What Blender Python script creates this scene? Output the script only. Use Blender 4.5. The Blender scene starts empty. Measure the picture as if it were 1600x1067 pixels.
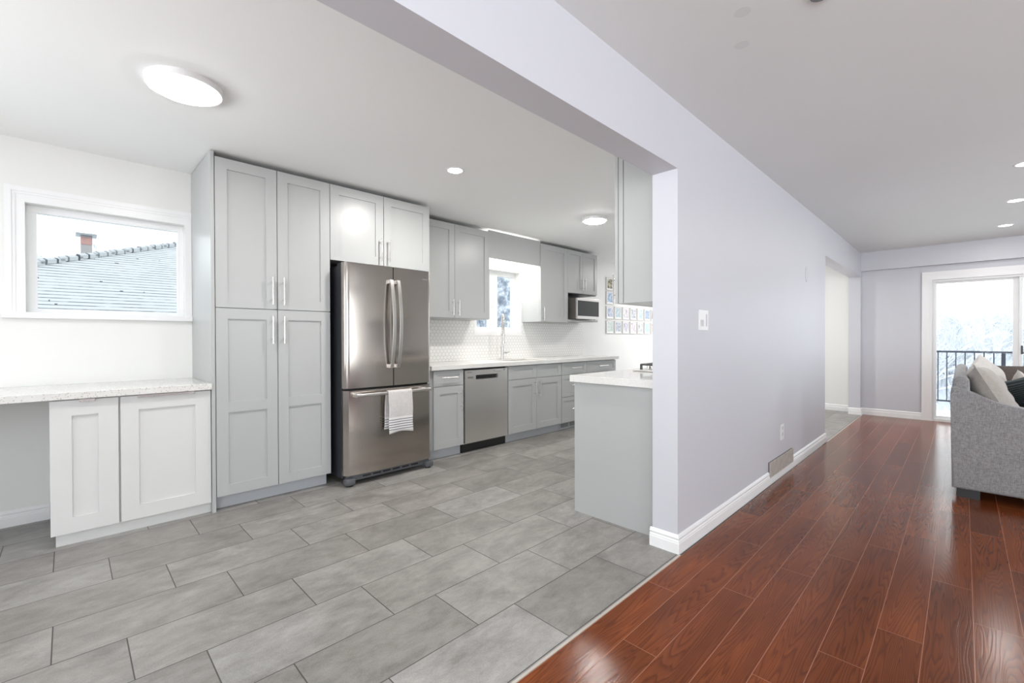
import bpy, bmesh, math, random
from mathutils import Vector, Matrix
C = bpy.context.scene
COL = C.collection
PI = math.pi
random.seed(7)

# ------------------------------------------------------------------ camera
H = 1.17
f_px, yaw, pitch, roll = 699.5, 0.789209, 7.37e-3, -2.575e-3
cd = bpy.data.cameras.new('camera'); cam = bpy.data.objects.new('camera', cd); COL.objects.link(cam)
cd.sensor_width = 36; cd.lens = 36 * f_px / 1600; cd.clip_start = .05; cd.clip_end = 300
def _cam_rows():
    cy, sy = math.cos(yaw), math.sin(yaw); cp, sp = math.cos(pitch), math.sin(pitch); cr, sr = math.cos(roll), math.sin(roll)
    M = Matrix(((sy, -cy, 0), (0, 0, -1), (cy, sy, 0)))
    P = Matrix(((1, 0, 0), (0, cp, -sp), (0, sp, cp))); Q = Matrix(((cr, -sr, 0), (sr, cr, 0), (0, 0, 1)))
    return Q @ P @ M
R3 = _cam_rows()
rt, up, bk = Vector(R3[0]), -Vector(R3[1]), -Vector(R3[2])
cam.matrix_world = Matrix(((rt.x, up.x, bk.x, 0), (rt.y, up.y, bk.y, 0), (rt.z, up.z, bk.z, H), (0, 0, 0, 1)))
C.camera = cam

# ------------------------------------------------------------------ world, daylight and fill lamps, exposure
w = bpy.data.worlds.new('overcast_sky'); C.world = w; w.use_nodes = True
bg = w.node_tree.nodes['Background']; bg.inputs[0].default_value = (.93, .965, 1, 1); bg.inputs[1].default_value = 2.9
C.view_settings.view_transform = 'Standard'; C.view_settings.look = 'None'
C.view_settings.exposure = 0.0; C.view_settings.gamma = 1; C.view_settings.use_curve_mapping = False

def area(name, loc, aim, sx, sy, watts, col=(1, 1, 1), spread=180):
    l = bpy.data.lights.new(name, 'AREA'); l.shape = 'RECTANGLE'; l.size = sx; l.size_y = sy; l.energy = watts; l.color = col; l.spread = math.radians(spread)
    o = bpy.data.objects.new(name, l); COL.objects.link(o); o.location = loc
    o.rotation_euler = Vector(aim).to_track_quat('-Z', 'Y').to_euler(); return o
# daylight lamps in unseen window openings behind and beside the camera
# (the second, up-tilted lamp at an opening is added fill for the ceilings)
area('daylight_living_back', (-2.62, -1.5, 1.35), (1, 0, .3), 3.0, 1.9, 55, (.93, .97, 1))
area('ceiling_fill_living_back', (-2.63, -1.5, 1.35), (1, 0, .9), 3.0, 1.9, 95, (.93, .97, 1), 120)
area('fill_kitchen_back', (-2.62, 2.55, 1.45), (1, -.3, .6), 1.6, 1.5, 12, (.97, .99, 1))  # added lamp lighting the kitchen; its window is made up
area('ceiling_fill_kitchen_back', (-2.63, 2.55, 1.45), (1, -.4, 1.0), 1.6, 1.5, 38, (.97, .99, 1), 110)
area('fill_kitchen_far', (8.86, 2.95, 1.1), (-1, -.3, .25), 1.8, 1.9, 5, (1, .985, .96))  # added lamp for the far kitchen ceiling; its door opening is made up
area('ceiling_fill_kitchen_far', (8.87, 2.95, 1.1), (-1, -.9, .9), 1.8, 1.9, 14, (1, .985, .96), 120)
area('daylight_side_a', (3.0, -4.12, 1.4), (0, 1, .3), .8, 1.8, 22, (.93, .97, 1))
area('ceiling_fill_side_a', (3.0, -4.13, 1.4), (0, 1, 1), .8, 1.8, 17, (.93, .97, 1), 120)
area('daylight_side_b', (5.9, -4.12, 1.4), (0, 1, .3), 1.0, 1.8, 24, (.93, .97, 1))
area('ceiling_fill_side_b', (5.9, -4.13, 1.4), (0, 1, 1), 1.0, 1.8, 24, (.93, .97, 1), 120)
area('fill_side_c', (-1.45, -4.12, 1.4), (.1, 1, .6), 1.6, 1.5, 58, (.93, .97, 1))  # added lamp sending fill through to the kitchen ceiling

# ------------------------------------------------------------------ node helpers
def newmat(name):
    m = bpy.data.materials.new(name); m.use_nodes = True; nt = m.node_tree
    return m, nt, nt.nodes['Principled BSDF']
def nd(nt, t, **kw):
    n = nt.nodes.new(t)
    for k, v in kw.items(): setattr(n, k, v)
    return n
def lk(nt, a, b): nt.links.new(a, b)
def mth(nt, op, a, b=None, c=None):
    n = nd(nt, 'ShaderNodeMath', operation=op)
    for i, v in enumerate((a, b, c)):
        if v is None: continue
        if isinstance(v, (int, float)): n.inputs[i].default_value = v
        else: lk(nt, v, n.inputs[i])
    return n.outputs[0]
def mixc(nt, fac, a, b, blend='MIX'):
    n = nd(nt, 'ShaderNodeMix', data_type='RGBA', blend_type=blend)
    for s, v in ((0, fac), (6, a), (7, b)):
        if isinstance(v, (int, float)): n.inputs[s].default_value = v
        elif isinstance(v, tuple): n.inputs[s].default_value = v + (1,) * (4 - len(v))
        else: lk(nt, v, n.inputs[s])
    return n.outputs[2]
def ramp(nt, fac, stops, interp='LINEAR'):
    n = nd(nt, 'ShaderNodeValToRGB'); e = n.color_ramp.elements; n.color_ramp.interpolation = interp
    while len(e) < len(stops): e.new(.5)
    for i, (p, c) in enumerate(stops):
        e[i].position = p; e[i].color = (c if isinstance(c, tuple) else (c, c, c)) + (1,)
    lk(nt, fac, n.inputs[0]); return n.outputs[0]
def noise(nt, vec, scale, detail=3, rough=.5, dist=0):
    n = nd(nt, 'ShaderNodeTexNoise'); n.inputs['Scale'].default_value = scale; n.inputs['Detail'].default_value = detail
    n.inputs['Roughness'].default_value = rough; n.inputs['Distortion'].default_value = dist
    if vec is not None: lk(nt, vec, n.inputs['Vector'])
    return n.outputs['Fac']
def mapping(nt, vec, scale=(1, 1, 1), loc=(0, 0, 0)):
    n = nd(nt, 'ShaderNodeMapping'); n.inputs['Scale'].default_value = scale; n.inputs['Location'].default_value = loc
    lk(nt, vec, n.inputs['Vector']); return n.outputs[0]
def pos(nt): return nd(nt, 'ShaderNodeNewGeometry').outputs['Position']
def objc(nt): return nd(nt, 'ShaderNodeTexCoord').outputs['Object']
def bump(nt, p, h, strength=.1, dist=.002):
    b = nd(nt, 'ShaderNodeBump'); b.inputs['Strength'].default_value = strength; b.inputs['Distance'].default_value = dist
    lk(nt, h, b.inputs['Height']); lk(nt, b.outputs[0], p.inputs['Normal'])
def paint(name, col, rough=.5, bscale=180, bstr=.06, var=.02, spec=.5):
    m, nt, p = newmat(name); v = pos(nt)
    n1 = noise(nt, v, 1.3, 2)
    c = mixc(nt, n1, tuple(x * (1 - var) for x in col), tuple(min(1, x * (1 + var)) for x in col))
    lk(nt, c, p.inputs['Base Color']); p.inputs['Roughness'].default_value = rough; p.inputs['Specular IOR Level'].default_value = spec
    bump(nt, p, noise(nt, v, bscale, 2), bstr, .001); return m
def plain(name, col, rough=.5, metal=0, var=.03, scale=60):
    m, nt, p = newmat(name); v = objc(nt)
    c = mixc(nt, noise(nt, v, scale, 2), tuple(x * (1 - var) for x in col), tuple(min(1, x * (1 + var)) for x in col))
    lk(nt, c, p.inputs['Base Color']); p.inputs['Roughness'].default_value = rough; p.inputs['Metallic'].default_value = metal
    return m
def emit(name, col, s):
    m, nt, p = newmat(name); p.inputs['Base Color'].default_value = (1, 1, 1, 1)
    lk(nt, mixc(nt, noise(nt, objc(nt), 5), tuple(x * .99 for x in col), col), p.inputs['Emission Color']); p.inputs['Emission Strength'].default_value = s
    return m

# ------------------------------------------------------------------ materials
M = {}
M['wall_liv'] = paint('lavender_grey_wall_paint', (.615, .62, .665), .42, 160, .08, .015)
M['wall_kit'] = paint('white_wall_paint', (.83, .828, .808), .5, 160, .06, .012)
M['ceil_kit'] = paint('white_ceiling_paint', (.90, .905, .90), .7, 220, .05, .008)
M['ceil_liv'] = paint('dim_lit_ceiling_paint', (.785, .815, .81), .7, 220, .05, .01)  # greyer colour holds the dimmer light on this ceiling
M['trim'] = paint('white_semigloss_trim_paint', (.87, .87, .87), .3, 90, .03, .01)
M['vinyl'] = paint('white_window_vinyl', (.86, .87, .87), .35, 90, .02, .01)
M['cab'] = paint('light_grey_cabinet_lacquer', (.445, .455, .452), .32, 120, .04, .012)
M['cabdark'] = paint('grey_toe_kick_board', (.47, .49, .51), .5, 120, .04, .03)
M['cabwhite'] = paint('white_cabinet_foil', (.66, .66, .645), .35, 120, .03, .01)
M['black'] = plain('black_plastic', (.012, .012, .013), .35)
M['darkside'] = plain('dark_grey_fridge_enamel', (.035, .037, .042), .4)
M['midgrey'] = plain('grey_plastic', (.20, .21, .22), .45)
M['footgrey'] = plain('dark_grey_foot_plastic', (.10, .105, .115), .4)
M['chrome'] = plain('brushed_nickel', (.72, .70, .67), .22, 1)
M['framew'] = plain('pale_frame_wood', (.70, .69, .68), .5)
M['mwside'] = plain('dark_grey_metal_case', (.13, .12, .11), .35, .3)
M['white_plastic'] = plain('white_plastic', (.85, .85, .85), .3)
M['offgrey'] = plain('pale_grey_plastic', (.60, .61, .63), .5)
M['brown'] = plain('dark_brown_cushion_cloth', (.085, .068, .060), .9, 0, .2, 90)
M['iron'] = plain('black_painted_iron', (.05, .055, .075), .5)
M['lamp'] = emit('glowing_lamp_diffuser', (1, .975, .94), 48)
M['lampfar'] = emit('glowing_far_lamp_diffuser', (1, .965, .92), 115)
M['lampwarm'] = emit('glowing_pot_lamp', (1, .97, .92), 14)

def steel(name, col, rough, aniso=.75):
    m, nt, p = newmat(name); v = objc(nt)
    n = noise(nt, mapping(nt, v, (1.5, 1.5, 1400)), 1.0, 2)
    c = mixc(nt, n, tuple(x * .975 for x in col), tuple(x * 1.02 for x in col)); lk(nt, c, p.inputs['Base Color'])
    p.inputs['Metallic'].default_value = 1
    lk(nt, mth(nt, 'MULTIPLY_ADD', n, .02, rough - .01), p.inputs['Roughness'])
    p.inputs['Anisotropic'].default_value = aniso
    t = nd(nt, 'ShaderNodeTangent', direction_type='RADIAL', axis='Z'); lk(nt, t.outputs[0], p.inputs['Tangent'])
    return m
M['steel'] = steel('brushed_stainless_steel', (.44, .40, .365), .15)
M['steeldw'] = steel('brushed_dishwasher_steel', (.74, .72, .69), .32)
M['steelbar'] = plain('satin_steel_handle', (.68, .66, .64), .3, 1)

def quartz(name, col, speck, amount):
    m, nt, p = newmat(name); v = pos(nt)
    vo = nd(nt, 'ShaderNodeTexVoronoi'); vo.inputs['Scale'].default_value = 210; lk(nt, v, vo.inputs['Vector'])
    r = nd(nt, 'ShaderNodeSeparateColor'); lk(nt, vo.outputs['Color'], r.inputs[0])
    mask = mth(nt, 'GREATER_THAN', r.outputs[0], 1 - amount)
    soft = ramp(nt, noise(nt, v, 60, 4), [(.35, tuple(x * .96 for x in col)), (.65, col)])
    c = mixc(nt, mth(nt, 'MULTIPLY', mask, .8), soft, speck); lk(nt, c, p.inputs['Base Color']); p.inputs['Roughness'].default_value = .12
    return m
M['quartz'] = quartz('white_quartz', (.77, .765, .74), (.66, .63, .58), .035)
M['speckle'] = quartz('speckled_grey_white_quartz', (.74, .73, .70), (.42, .39, .36), .07)

def tile_floor():
    m, nt, p = newmat('grey_stone_look_floor_tiles'); P = pos(nt)
    s = nd(nt, 'ShaderNodeSeparateXYZ'); lk(nt, P, s.inputs[0]); x, y = s.outputs[0], s.outputs[1]
    ky = mth(nt, 'DIVIDE', mth(nt, 'SUBTRACT', y, 1.085), .3045); k = mth(nt, 'FLOOR', ky); fy = mth(nt, 'SUBTRACT', ky, k)
    ux = mth(nt, 'DIVIDE', mth(nt, 'SUBTRACT', mth(nt, 'SUBTRACT', x, .165), mth(nt, 'MULTIPLY', k, .405)), .612)
    i = mth(nt, 'FLOOR', ux); fx = mth(nt, 'SUBTRACT', ux, i)
    dx = mth(nt, 'MULTIPLY', mth(nt, 'MINIMUM', fx, mth(nt, 'SUBTRACT', 1, fx)), .612)
    dy = mth(nt, 'MULTIPLY', mth(nt, 'MINIMUM', fy, mth(nt, 'SUBTRACT', 1, fy)), .3045)
    d = mth(nt, 'MINIMUM', dx, dy)
    g = nd(nt, 'ShaderNodeMapRange'); g.inputs[1].default_value = .0014; g.inputs[2].default_value = .0026; lk(nt, d, g.inputs[0]); g = g.outputs[0]
    cv = nd(nt, 'ShaderNodeCombineXYZ'); lk(nt, i, cv.inputs[0]); lk(nt, k, cv.inputs[1])
    wn = nd(nt, 'ShaderNodeTexWhiteNoise', noise_dimensions='2D'); lk(nt, cv.outputs[0], wn.inputs[0])
    off = nd(nt, 'ShaderNodeVectorMath', operation='MULTIPLY_ADD'); lk(nt, wn.outputs[1], off.inputs[0]); off.inputs[1].default_value = (7, 7, 7); lk(nt, P, off.inputs[2])
    v = mapping(nt, off.outputs[0], (1, 1.45, 1))
    n1 = noise(nt, v, 3.4, 9, .66, .5); n2 = noise(nt, mapping(nt, off.outputs[0], (1, 2.2, 1)), 9, 9, .75, .3); n3 = noise(nt, P, 190, 2)
    c = ramp(nt, n1, [(.36, (.125, .12, .112)), (.5, (.235, .229, .217)), (.64, (.34, .333, .32))])
    c = mixc(nt, .5, c, ramp(nt, n2, [(.34, (.15, .142, .132)), (.66, (.35, .343, .33))]))
    c = mixc(nt, .10, c, ramp(nt, n3, [(.35, .07), (.65, .5)]))
    tone = ramp(nt, wn.outputs[0], [(0, (.86, .835, .81)), (.5, (1.03, 1.0, .97)), (1, (1.14, 1.13, 1.12))])
    c = mixc(nt, 1, c, tone, 'MULTIPLY')
    c = mixc(nt, g, (.045, .043, .04), c)
    lk(nt, c, p.inputs['Base Color']); lk(nt, mth(nt, 'MULTIPLY_ADD', n2, .22, .27), p.inputs['Roughness'])
    h = mth(nt, 'ADD', g, mth(nt, 'MULTIPLY', n2, .22)); bump(nt, p, h, .35, .0016); return m
M['tile'] = tile_floor()

def wood_floor():
    m, nt, p = newmat('red_brown_wood_plank_floor'); P = pos(nt)
    s = nd(nt, 'ShaderNodeSeparateXYZ'); lk(nt, P, s.inputs[0]); x, y = s.outputs[0], s.outputs[1]
    ky = mth(nt, 'DIVIDE', mth(nt, 'SUBTRACT', 1.062, y), .137); k = mth(nt, 'FLOOR', ky); fy = mth(nt, 'SUBTRACT', ky, k)
    offs = [.75, .30, .95, .12, .46, .76, 1.085, .51, .18, .9, .33, .66, 1.0, .2, .58, .85]
    off = ramp(nt, mth(nt, 'DIVIDE', mth(nt, 'ADD', mth(nt, 'MODULO', mth(nt, 'ADD', k, 16), 16), .5), 16), [(j / 16, offs[j] / 1.3) for j in range(16)], 'CONSTANT')
    sep = nd(nt, 'ShaderNodeSeparateColor'); lk(nt, off, sep.inputs[0])
    ux = mth(nt, 'DIVIDE', mth(nt, 'SUBTRACT', x, mth(nt, 'MULTIPLY', sep.outputs[0], 1.3)), 1.223)
    i = mth(nt, 'FLOOR', ux); fx = mth(nt, 'SUBTRACT', ux, i)
    dx = mth(nt, 'MULTIPLY', mth(nt, 'MINIMUM', fx, mth(nt, 'SUBTRACT', 1, fx)), 1.223)
    dy = mth(nt, 'MULTIPLY', mth(nt, 'MINIMUM', fy, mth(nt, 'SUBTRACT', 1, fy)), .137)
    d = mth(nt, 'MINIMUM', dx, dy)
    g = nd(nt, 'ShaderNodeMapRange'); g.inputs[1].default_value = .0006; g.inputs[2].default_value = .0017; lk(nt, d, g.inputs[0]); g = g.outputs[0]
    cv = nd(nt, 'ShaderNodeCombineXYZ'); lk(nt, i, cv.inputs[0]); lk(nt, k, cv.inputs[1])
    wn = nd(nt, 'ShaderNodeTexWhiteNoise', noise_dimensions='2D'); lk(nt, cv.outputs[0], wn.inputs[0])
    o2 = nd(nt, 'ShaderNodeVectorMath', operation='MULTIPLY_ADD'); lk(nt, wn.outputs[1], o2.inputs[0]); o2.inputs[1].default_value = (9, 5, 3); lk(nt, P, o2.inputs[2])
    q = o2.outputs[0]
    # cathedral grain: contour lines of a stretched noise field
    fld = noise(nt, mapping(nt, q, (.55, 8.5, 1)), 1.3, 2, .4, .25)
    fine = noise(nt, mapping(nt, q, (7, 230, 1)), 1, 4, .65)
    ring = mth(nt, 'FRACT', mth(nt, 'ADD', mth(nt, 'MULTIPLY', fld, 30), mth(nt, 'MULTIPLY', fine, .35)))
    ringc = ramp(nt, ring, [(0, .15), (.35, .75), (.8, 1), (1, .2)])
    rs = nd(nt, 'ShaderNodeSeparateColor'); lk(nt, ringc, rs.inputs[0]); ringv = rs.outputs[0]
    broad = noise(nt, mapping(nt, q, (1.2, 5, 1)), 1.6, 3)
    c = mixc(nt, ringv, (.095, .021, .006), (.255, .070, .018))
    c = mixc(nt, mth(nt, 'MULTIPLY', fine, .75), c, (.135, .034, .010))
    c = mixc(nt, 1, c, ramp(nt, broad, [(.3, (.72, .68, .66)), (.7, (1.15, 1.12, 1.1))]), 'MULTIPLY')
    c = mixc(nt, 1, c, ramp(nt, wn.outputs[0], [(0, (.78, .76, .76)), (1, (1.12, 1.1, 1.08))]), 'MULTIPLY')
    c = mixc(nt, g, (.36, .15, .085), c)
    lk(nt, c, p.inputs['Base Color'])
    lk(nt, mth(nt, 'MULTIPLY_ADD', fine, .1, .13), p.inputs['Roughness']); p.inputs['Specular IOR Level'].default_value = .19
    hh = mth(nt, 'ADD', mth(nt, 'MULTIPLY', ringv, .55), mth(nt, 'MULTIPLY', fine, .3)); hh = mth(nt, 'ADD', hh, mth(nt, 'MULTIPLY', g, .5))
    bump(nt, p, hh, .15, .0009); return m
M['wood'] = wood_floor()

def mosaic():
    m, nt, p = newmat('white_hexagon_mosaic_tiles'); P = pos(nt)
    s = nd(nt, 'ShaderNodeSeparateXYZ'); lk(nt, P, s.inputs[0])
    a = .05   # width across the flats
    px = mth(nt, 'DIVIDE', s.outputs[0], a); py = mth(nt, 'DIVIDE', s.outputs[2], a * .86)
    def cell(ox, oy):
        fx = mth(nt, 'SUBTRACT', mth(nt, 'FRACT', mth(nt, 'ADD', px, 100 + ox)), .5)
        fy = mth(nt, 'MULTIPLY', mth(nt, 'SUBTRACT', mth(nt, 'FRACT', mth(nt, 'DIVIDE', mth(nt, 'ADD', py, 100 + oy), 1.732)), .5), 1.732)
        ax, ay = mth(nt, 'ABSOLUTE', fx), mth(nt, 'ABSOLUTE', fy)
        return mth(nt, 'MAXIMUM', ax, mth(nt, 'ADD', mth(nt, 'MULTIPLY', ax, .5), mth(nt, 'MULTIPLY', ay, .866)))
    d = mth(nt, 'MINIMUM', cell(0, 0), cell(.5, .866))
    g = nd(nt, 'ShaderNodeMapRange'); g.inputs[1].default_value = .42; g.inputs[2].default_value = .485; lk(nt, d, g.inputs[0]); g = g.outputs[0]
    c = mixc(nt, g, (.84, .835, .815), (.60, .59, .57)); lk(nt, c, p.inputs['Base Color']); p.inputs['Roughness'].default_value = .18
    bump(nt, p, mth(nt, 'SUBTRACT', 1, g), .5, .0015); return m
M['mosaic'] = mosaic()

def fabric(name, col, scale=900, var=.25, rough=.95, wr=0):
    m, nt, p = newmat(name); v = objc(nt)
    a = noise(nt, mapping(nt, v, (1, 1, .12)), scale, 2); b = noise(nt, mapping(nt, v, (.12, .12, 1)), scale, 2)
    t = mth(nt, 'MULTIPLY', mth(nt, 'ADD', a, b), .5)
    c = ramp(nt, t, [(.38, tuple(x * (1 - var) for x in col)), (.62, tuple(min(1, x * (1 + var)) for x in col))])
    lk(nt, c, p.inputs['Base Color']); p.inputs['Roughness'].default_value = rough; p.inputs['Specular IOR Level'].default_value = .2
    try: p.inputs['Sheen Weight'].default_value = .25
    except Exception: pass
    h = t
    if wr: h = mth(nt, 'ADD', mth(nt, 'MULTIPLY', t, .15), mth(nt, 'MULTIPLY', noise(nt, v, 9, 4, .6, 1.2), wr))
    bump(nt, p, h, .35, .003 if not wr else .02); return m
M['sofa'] = fabric('grey_linen_upholstery', (.27, .265, .265), 380, .3)
M['cushion'] = fabric('beige_linen', (.38, .35, .32), 300, .08, .95, 1)
M['cushion2'] = fabric('pale_cream_linen', (.56, .53, .50), 300, .06, .95, 1)
def ribbed():
    m, nt, p = newmat('teal_ribbed_knit'); v = objc(nt)
    wv = nd(nt, 'ShaderNodeTexWave', wave_type='BANDS', bands_direction='Y'); wv.inputs['Scale'].default_value = 22; wv.inputs['Distortion'].default_value = .8; lk(nt, v, wv.inputs['Vector'])
    c = ramp(nt, wv.outputs['Fac'], [(.1, (.03, .042, .046)), (.8, (.095, .12, .125))]); lk(nt, c, p.inputs['Base Color']); p.inputs['Roughness'].default_value = .95
    bump(nt, p, wv.outputs['Fac'], .8, .01); return m
M['teal'] = ribbed()
def towel_mat():
    m, nt, p = newmat('striped_tea_towel_cotton'); P = pos(nt)
    s = nd(nt, 'ShaderNodeSeparateXYZ'); lk(nt, P, s.inputs[0]); z = s.outputs[2]
    u = mth(nt, 'DIVIDE', mth(nt, 'SUBTRACT', z, .415), .020)
    fr = mth(nt, 'FRACT', u)
    line = mth(nt, 'MULTIPLY', mth(nt, 'LESS_THAN', fr, .3), mth(nt, 'MULTIPLY', mth(nt, 'GREATER_THAN', u, 0), mth(nt, 'LESS_THAN', u, 5)))
    pat = ramp(nt, noise(nt, P, 38, 3, .6, 1.5), [(.42, (.60, .57, .55)), (.56, (.52, .50, .50)), (.6, (.62, .59, .57))])
    c = mixc(nt, mth(nt, 'LESS_THAN', z, .52), pat, (.74, .73, .72)); c = mixc(nt, line, c, (.12, .12, .14))
    lk(nt, c, p.inputs['Base Color']); p.inputs['Roughness'].default_value = .95; bump(nt, p, noise(nt, P, 500, 2), .3, .001); return m
M['towel'] = towel_mat()
def glass():
    m = bpy.data.materials.new('clear_window_glass'); m.use_nodes = True; nt = m.node_tree; nt.nodes.clear()
    o = nd(nt, 'ShaderNodeOutputMaterial'); t = nd(nt, 'ShaderNodeBsdfTransparent'); g = nd(nt, 'ShaderNodeBsdfGlossy'); x = nd(nt, 'ShaderNodeMixShader'); fr = nd(nt, 'ShaderNodeFresnel')
    t.inputs[0].default_value = (.965, .985, .98, 1); g.inputs['Roughness'].default_value = .01; fr.inputs[0].default_value = 1.16
    lk(nt, fr.outputs[0], x.inputs[0]); lk(nt, t.outputs[0], x.inputs[1]); lk(nt, g.outputs[0], x.inputs[2]); lk(nt, x.outputs[0], o.inputs[0]); return m
M['glass'] = glass()
def snowroof():
    m, nt, p = newmat('snow_dusted_shingles'); P = pos(nt)
    s = nd(nt, 'ShaderNodeSeparateXYZ'); lk(nt, P, s.inputs[0])
    row = mth(nt, 'DIVIDE', s.outputs[1], .125); fr = mth(nt, 'FRACT', row); k = mth(nt, 'FLOOR', row)
    line = mth(nt, 'LESS_THAN', fr, .20)
    cv = nd(nt, 'ShaderNodeCombineXYZ'); lk(nt, mth(nt, 'MULTIPLY', s.outputs[0], 3.2), cv.inputs[0]); lk(nt, mth(nt, 'MULTIPLY', k, 3.3), cv.inputs[1])
    pt = noise(nt, cv.outputs[0], 1, 3, .7)
    a = mth(nt, 'MULTIPLY', line, mth(nt, 'MULTIPLY_ADD', pt, 3.2, -.8))
    patch = mth(nt, 'GREATER_THAN', noise(nt, cv.outputs[0], 2.2, 2), .69)
    a = mth(nt, 'MAXIMUM', a, mth(nt, 'MULTIPLY', mth(nt, 'LESS_THAN', fr, .5), patch)); n = nd(nt, 'ShaderNodeClamp'); lk(nt, a, n.inputs[0])
    c = mixc(nt, n.outputs[0], (.335, .35, .365), (.05, .055, .068)); lk(nt, c, p.inputs['Base Color']); p.inputs['Roughness'].default_value = .9
    bump(nt, p, fr, .3, .02); return m
M['snowroof'] = snowroof()
M['snow'] = paint('fresh_snow', (.80, .83, .86), .9, 8, .3, .02)
M['stack'] = plain('pale_chimney_mortar', (.27, .26, .26), .9, 0, .1, 8)
M['brick'] = plain('faded_red_brick', (.34, .20, .18), .9, 0, .15, 8)
M['bark'] = plain('hazy_snowy_bark', (.54, .56, .60), .9, 0, .2, 3)  # pale colour holds both the snow and the distance haze
M['siding'] = paint('pale_house_siding', (.58, .62, .68), .7, 30, .1, .03)
def frost():
    m, nt, p = newmat('snow_covered_foliage'); P = pos(nt)
    c = ramp(nt, noise(nt, P, 3.2, 5, .7), [(.38, (.13, .155, .19)), (.5, (.25, .28, .33)), (.62, (.5, .53, .57))]); lk(nt, c, p.inputs['Base Color']); p.inputs['Roughness'].default_value = 1; return m
M['frost'] = frost()
def picture(name, cols, seed):
    m, nt, p = newmat(name); v = mapping(nt, objc(nt), (1, 1, 1), (seed * 3.1, 0, seed * 1.7))
    c = ramp(nt, noise(nt, v, 22, 4, .6, .8), [(.34, cols[0]), (.48, cols[1]), (.62, cols[2])]); lk(nt, c, p.inputs['Base Color']); p.inputs['Roughness'].default_value = .5; return m

# ------------------------------------------------------------------ mesh helpers
def box(bm, x0, x1, y0, y1, z0, z1, bev=0):
    vs = [bm.verts.new((x, y, z)) for x in (x0, x1) for y in (y0, y1) for z in (z0, z1)]
    fs = [bm.faces.new([vs[i] for i in q]) for q in ((0, 1, 3, 2), (4, 6, 7, 5), (0, 4, 5, 1), (2, 3, 7, 6), (0, 2, 6, 4), (1, 5, 7, 3))]
    if bev:
        es = list({e for f in fs for e in f.edges}); bmesh.ops.bevel(bm, geom=es, offset=bev, segments=2, affect='EDGES', profile=.6)
def tube(bm, pts, r, n=10, r2=None, cap=True):
    """round (or elliptical, r2) tube along a path; r may be a list"""
    pts = [Vector(p) for p in pts]; rings = []
    ref = Vector((0, 0, 1)) if abs((pts[-1] - pts[0]).normalized().z) < .9 else Vector((1, 0, 0))
    for i, p in enumerate(pts):
        t = (pts[min(i + 1, len(pts) - 1)] - pts[max(i - 1, 0)]).normalized()
        a = (ref - t * ref.dot(t)).normalized(); b = t.cross(a)
        ra = r[i] if isinstance(r, (list, tuple)) else r; rb = ra if r2 is None else r2
        rings.append([bm.verts.new(p + a * ra * math.cos(2 * PI * j / n) + b * rb * math.sin(2 * PI * j / n)) for j in range(n)])
    for i in range(len(rings) - 1):
        for j in range(n): bm.faces.new((rings[i][j], rings[i][(j + 1) % n], rings[i + 1][(j + 1) % n], rings[i + 1][j]))
    if cap: bm.faces.new(rings[0][::-1]); bm.faces.new(rings[-1])
def prism(bm, poly, axis, a0, a1):
    """extrude a 2-D polygon: axis 'z' poly=(x,y); axis 'x' poly=(y,z); axis 'y' poly=(x,z)"""
    def P(u, v, a): return {'z': (u, v, a), 'x': (a, u, v), 'y': (u, a, v)}[axis]
    A = [bm.verts.new(P(u, v, a0)) for u, v in poly]; B = [bm.verts.new(P(u, v, a1)) for u, v in poly]; n = len(poly)
    for i in range(n): bm.faces.new((A[i], A[(i + 1) % n], B[(i + 1) % n], B[i]))
    bm.faces.new(A[::-1]); bm.faces.new(B)
def disc(bm, x, y, z0, z1, r, n=40, r1=None):
    r1 = r if r1 is None else r1
    A = [bm.verts.new((x + r * math.cos(2 * PI * i / n), y + r * math.sin(2 * PI * i / n), z0)) for i in range(n)]
    B = [bm.verts.new((x + r1 * math.cos(2 * PI * i / n), y + r1 * math.sin(2 * PI * i / n), z1)) for i in range(n)]
    for i in range(n): bm.faces.new((A[i], A[(i + 1) % n], B[(i + 1) % n], B[i]))
    bm.faces.new(A[::-1]); bm.faces.new(B)
def ringdisc(bm, x, y, z0, z1, ri, ro, n=48):
    v = [[bm.verts.new((x + r * math.cos(2 * PI * i / n), y + r * math.sin(2 * PI * i / n), z)) for i in range(n)] for r, z in ((ro, z1), (ro - .006, z0), (ri, z0), (ri, z1))]
    for k in range(4):
        for i in range(n): bm.faces.new((v[k][i], v[k][(i + 1) % n], v[(k + 1) % 4][(i + 1) % n], v[(k + 1) % 4][i]))
def obj(name, bm, mat, parent=None, smooth=False, mods=None):
    bmesh.ops.recalc_face_normals(bm, faces=bm.faces)
    if smooth:
        for f in bm.faces: f.smooth = True
        for e in bm.edges:
            if len(e.link_faces) == 2 and e.calc_face_angle(0) > .6: e.smooth = False
    lo = Vector([min(v.co[i] for v in bm.verts) for i in range(3)]); hi = Vector([max(v.co[i] for v in bm.verts) for i in range(3)]); c = (lo + hi) / 2
    for v in bm.verts: v.co -= c
    me = bpy.data.meshes.new(name); bm.to_mesh(me); bm.free()
    me.materials.append(M[mat] if isinstance(mat, str) else mat)
    o = bpy.data.objects.new(name, me); COL.objects.link(o)
    if parent is None: o.location = c
    else:
        o.parent = parent; o.location = c - wloc(parent)
    return o
def wloc(o):
    v = Vector(o.location)
    while o.parent: o = o.parent; v += Vector(o.location)
    return v
def bx(*a, bev=0):
    bm = bmesh.new(); box(bm, *a, bev=bev); return bm
def thing(name, label, cat, loc, group=None):
    o = bpy.data.objects.new(name, None); COL.objects.link(o); o.location = loc; o.empty_display_size = .1
    o['label'] = label; o['category'] = cat
    if group: o['group'] = group
    return o
def tag(o, label, cat, group=None, kind=None):
    o['label'] = label; o['category'] = cat
    if group: o['group'] = group
    if kind: o['kind'] = kind
    return o
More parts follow.
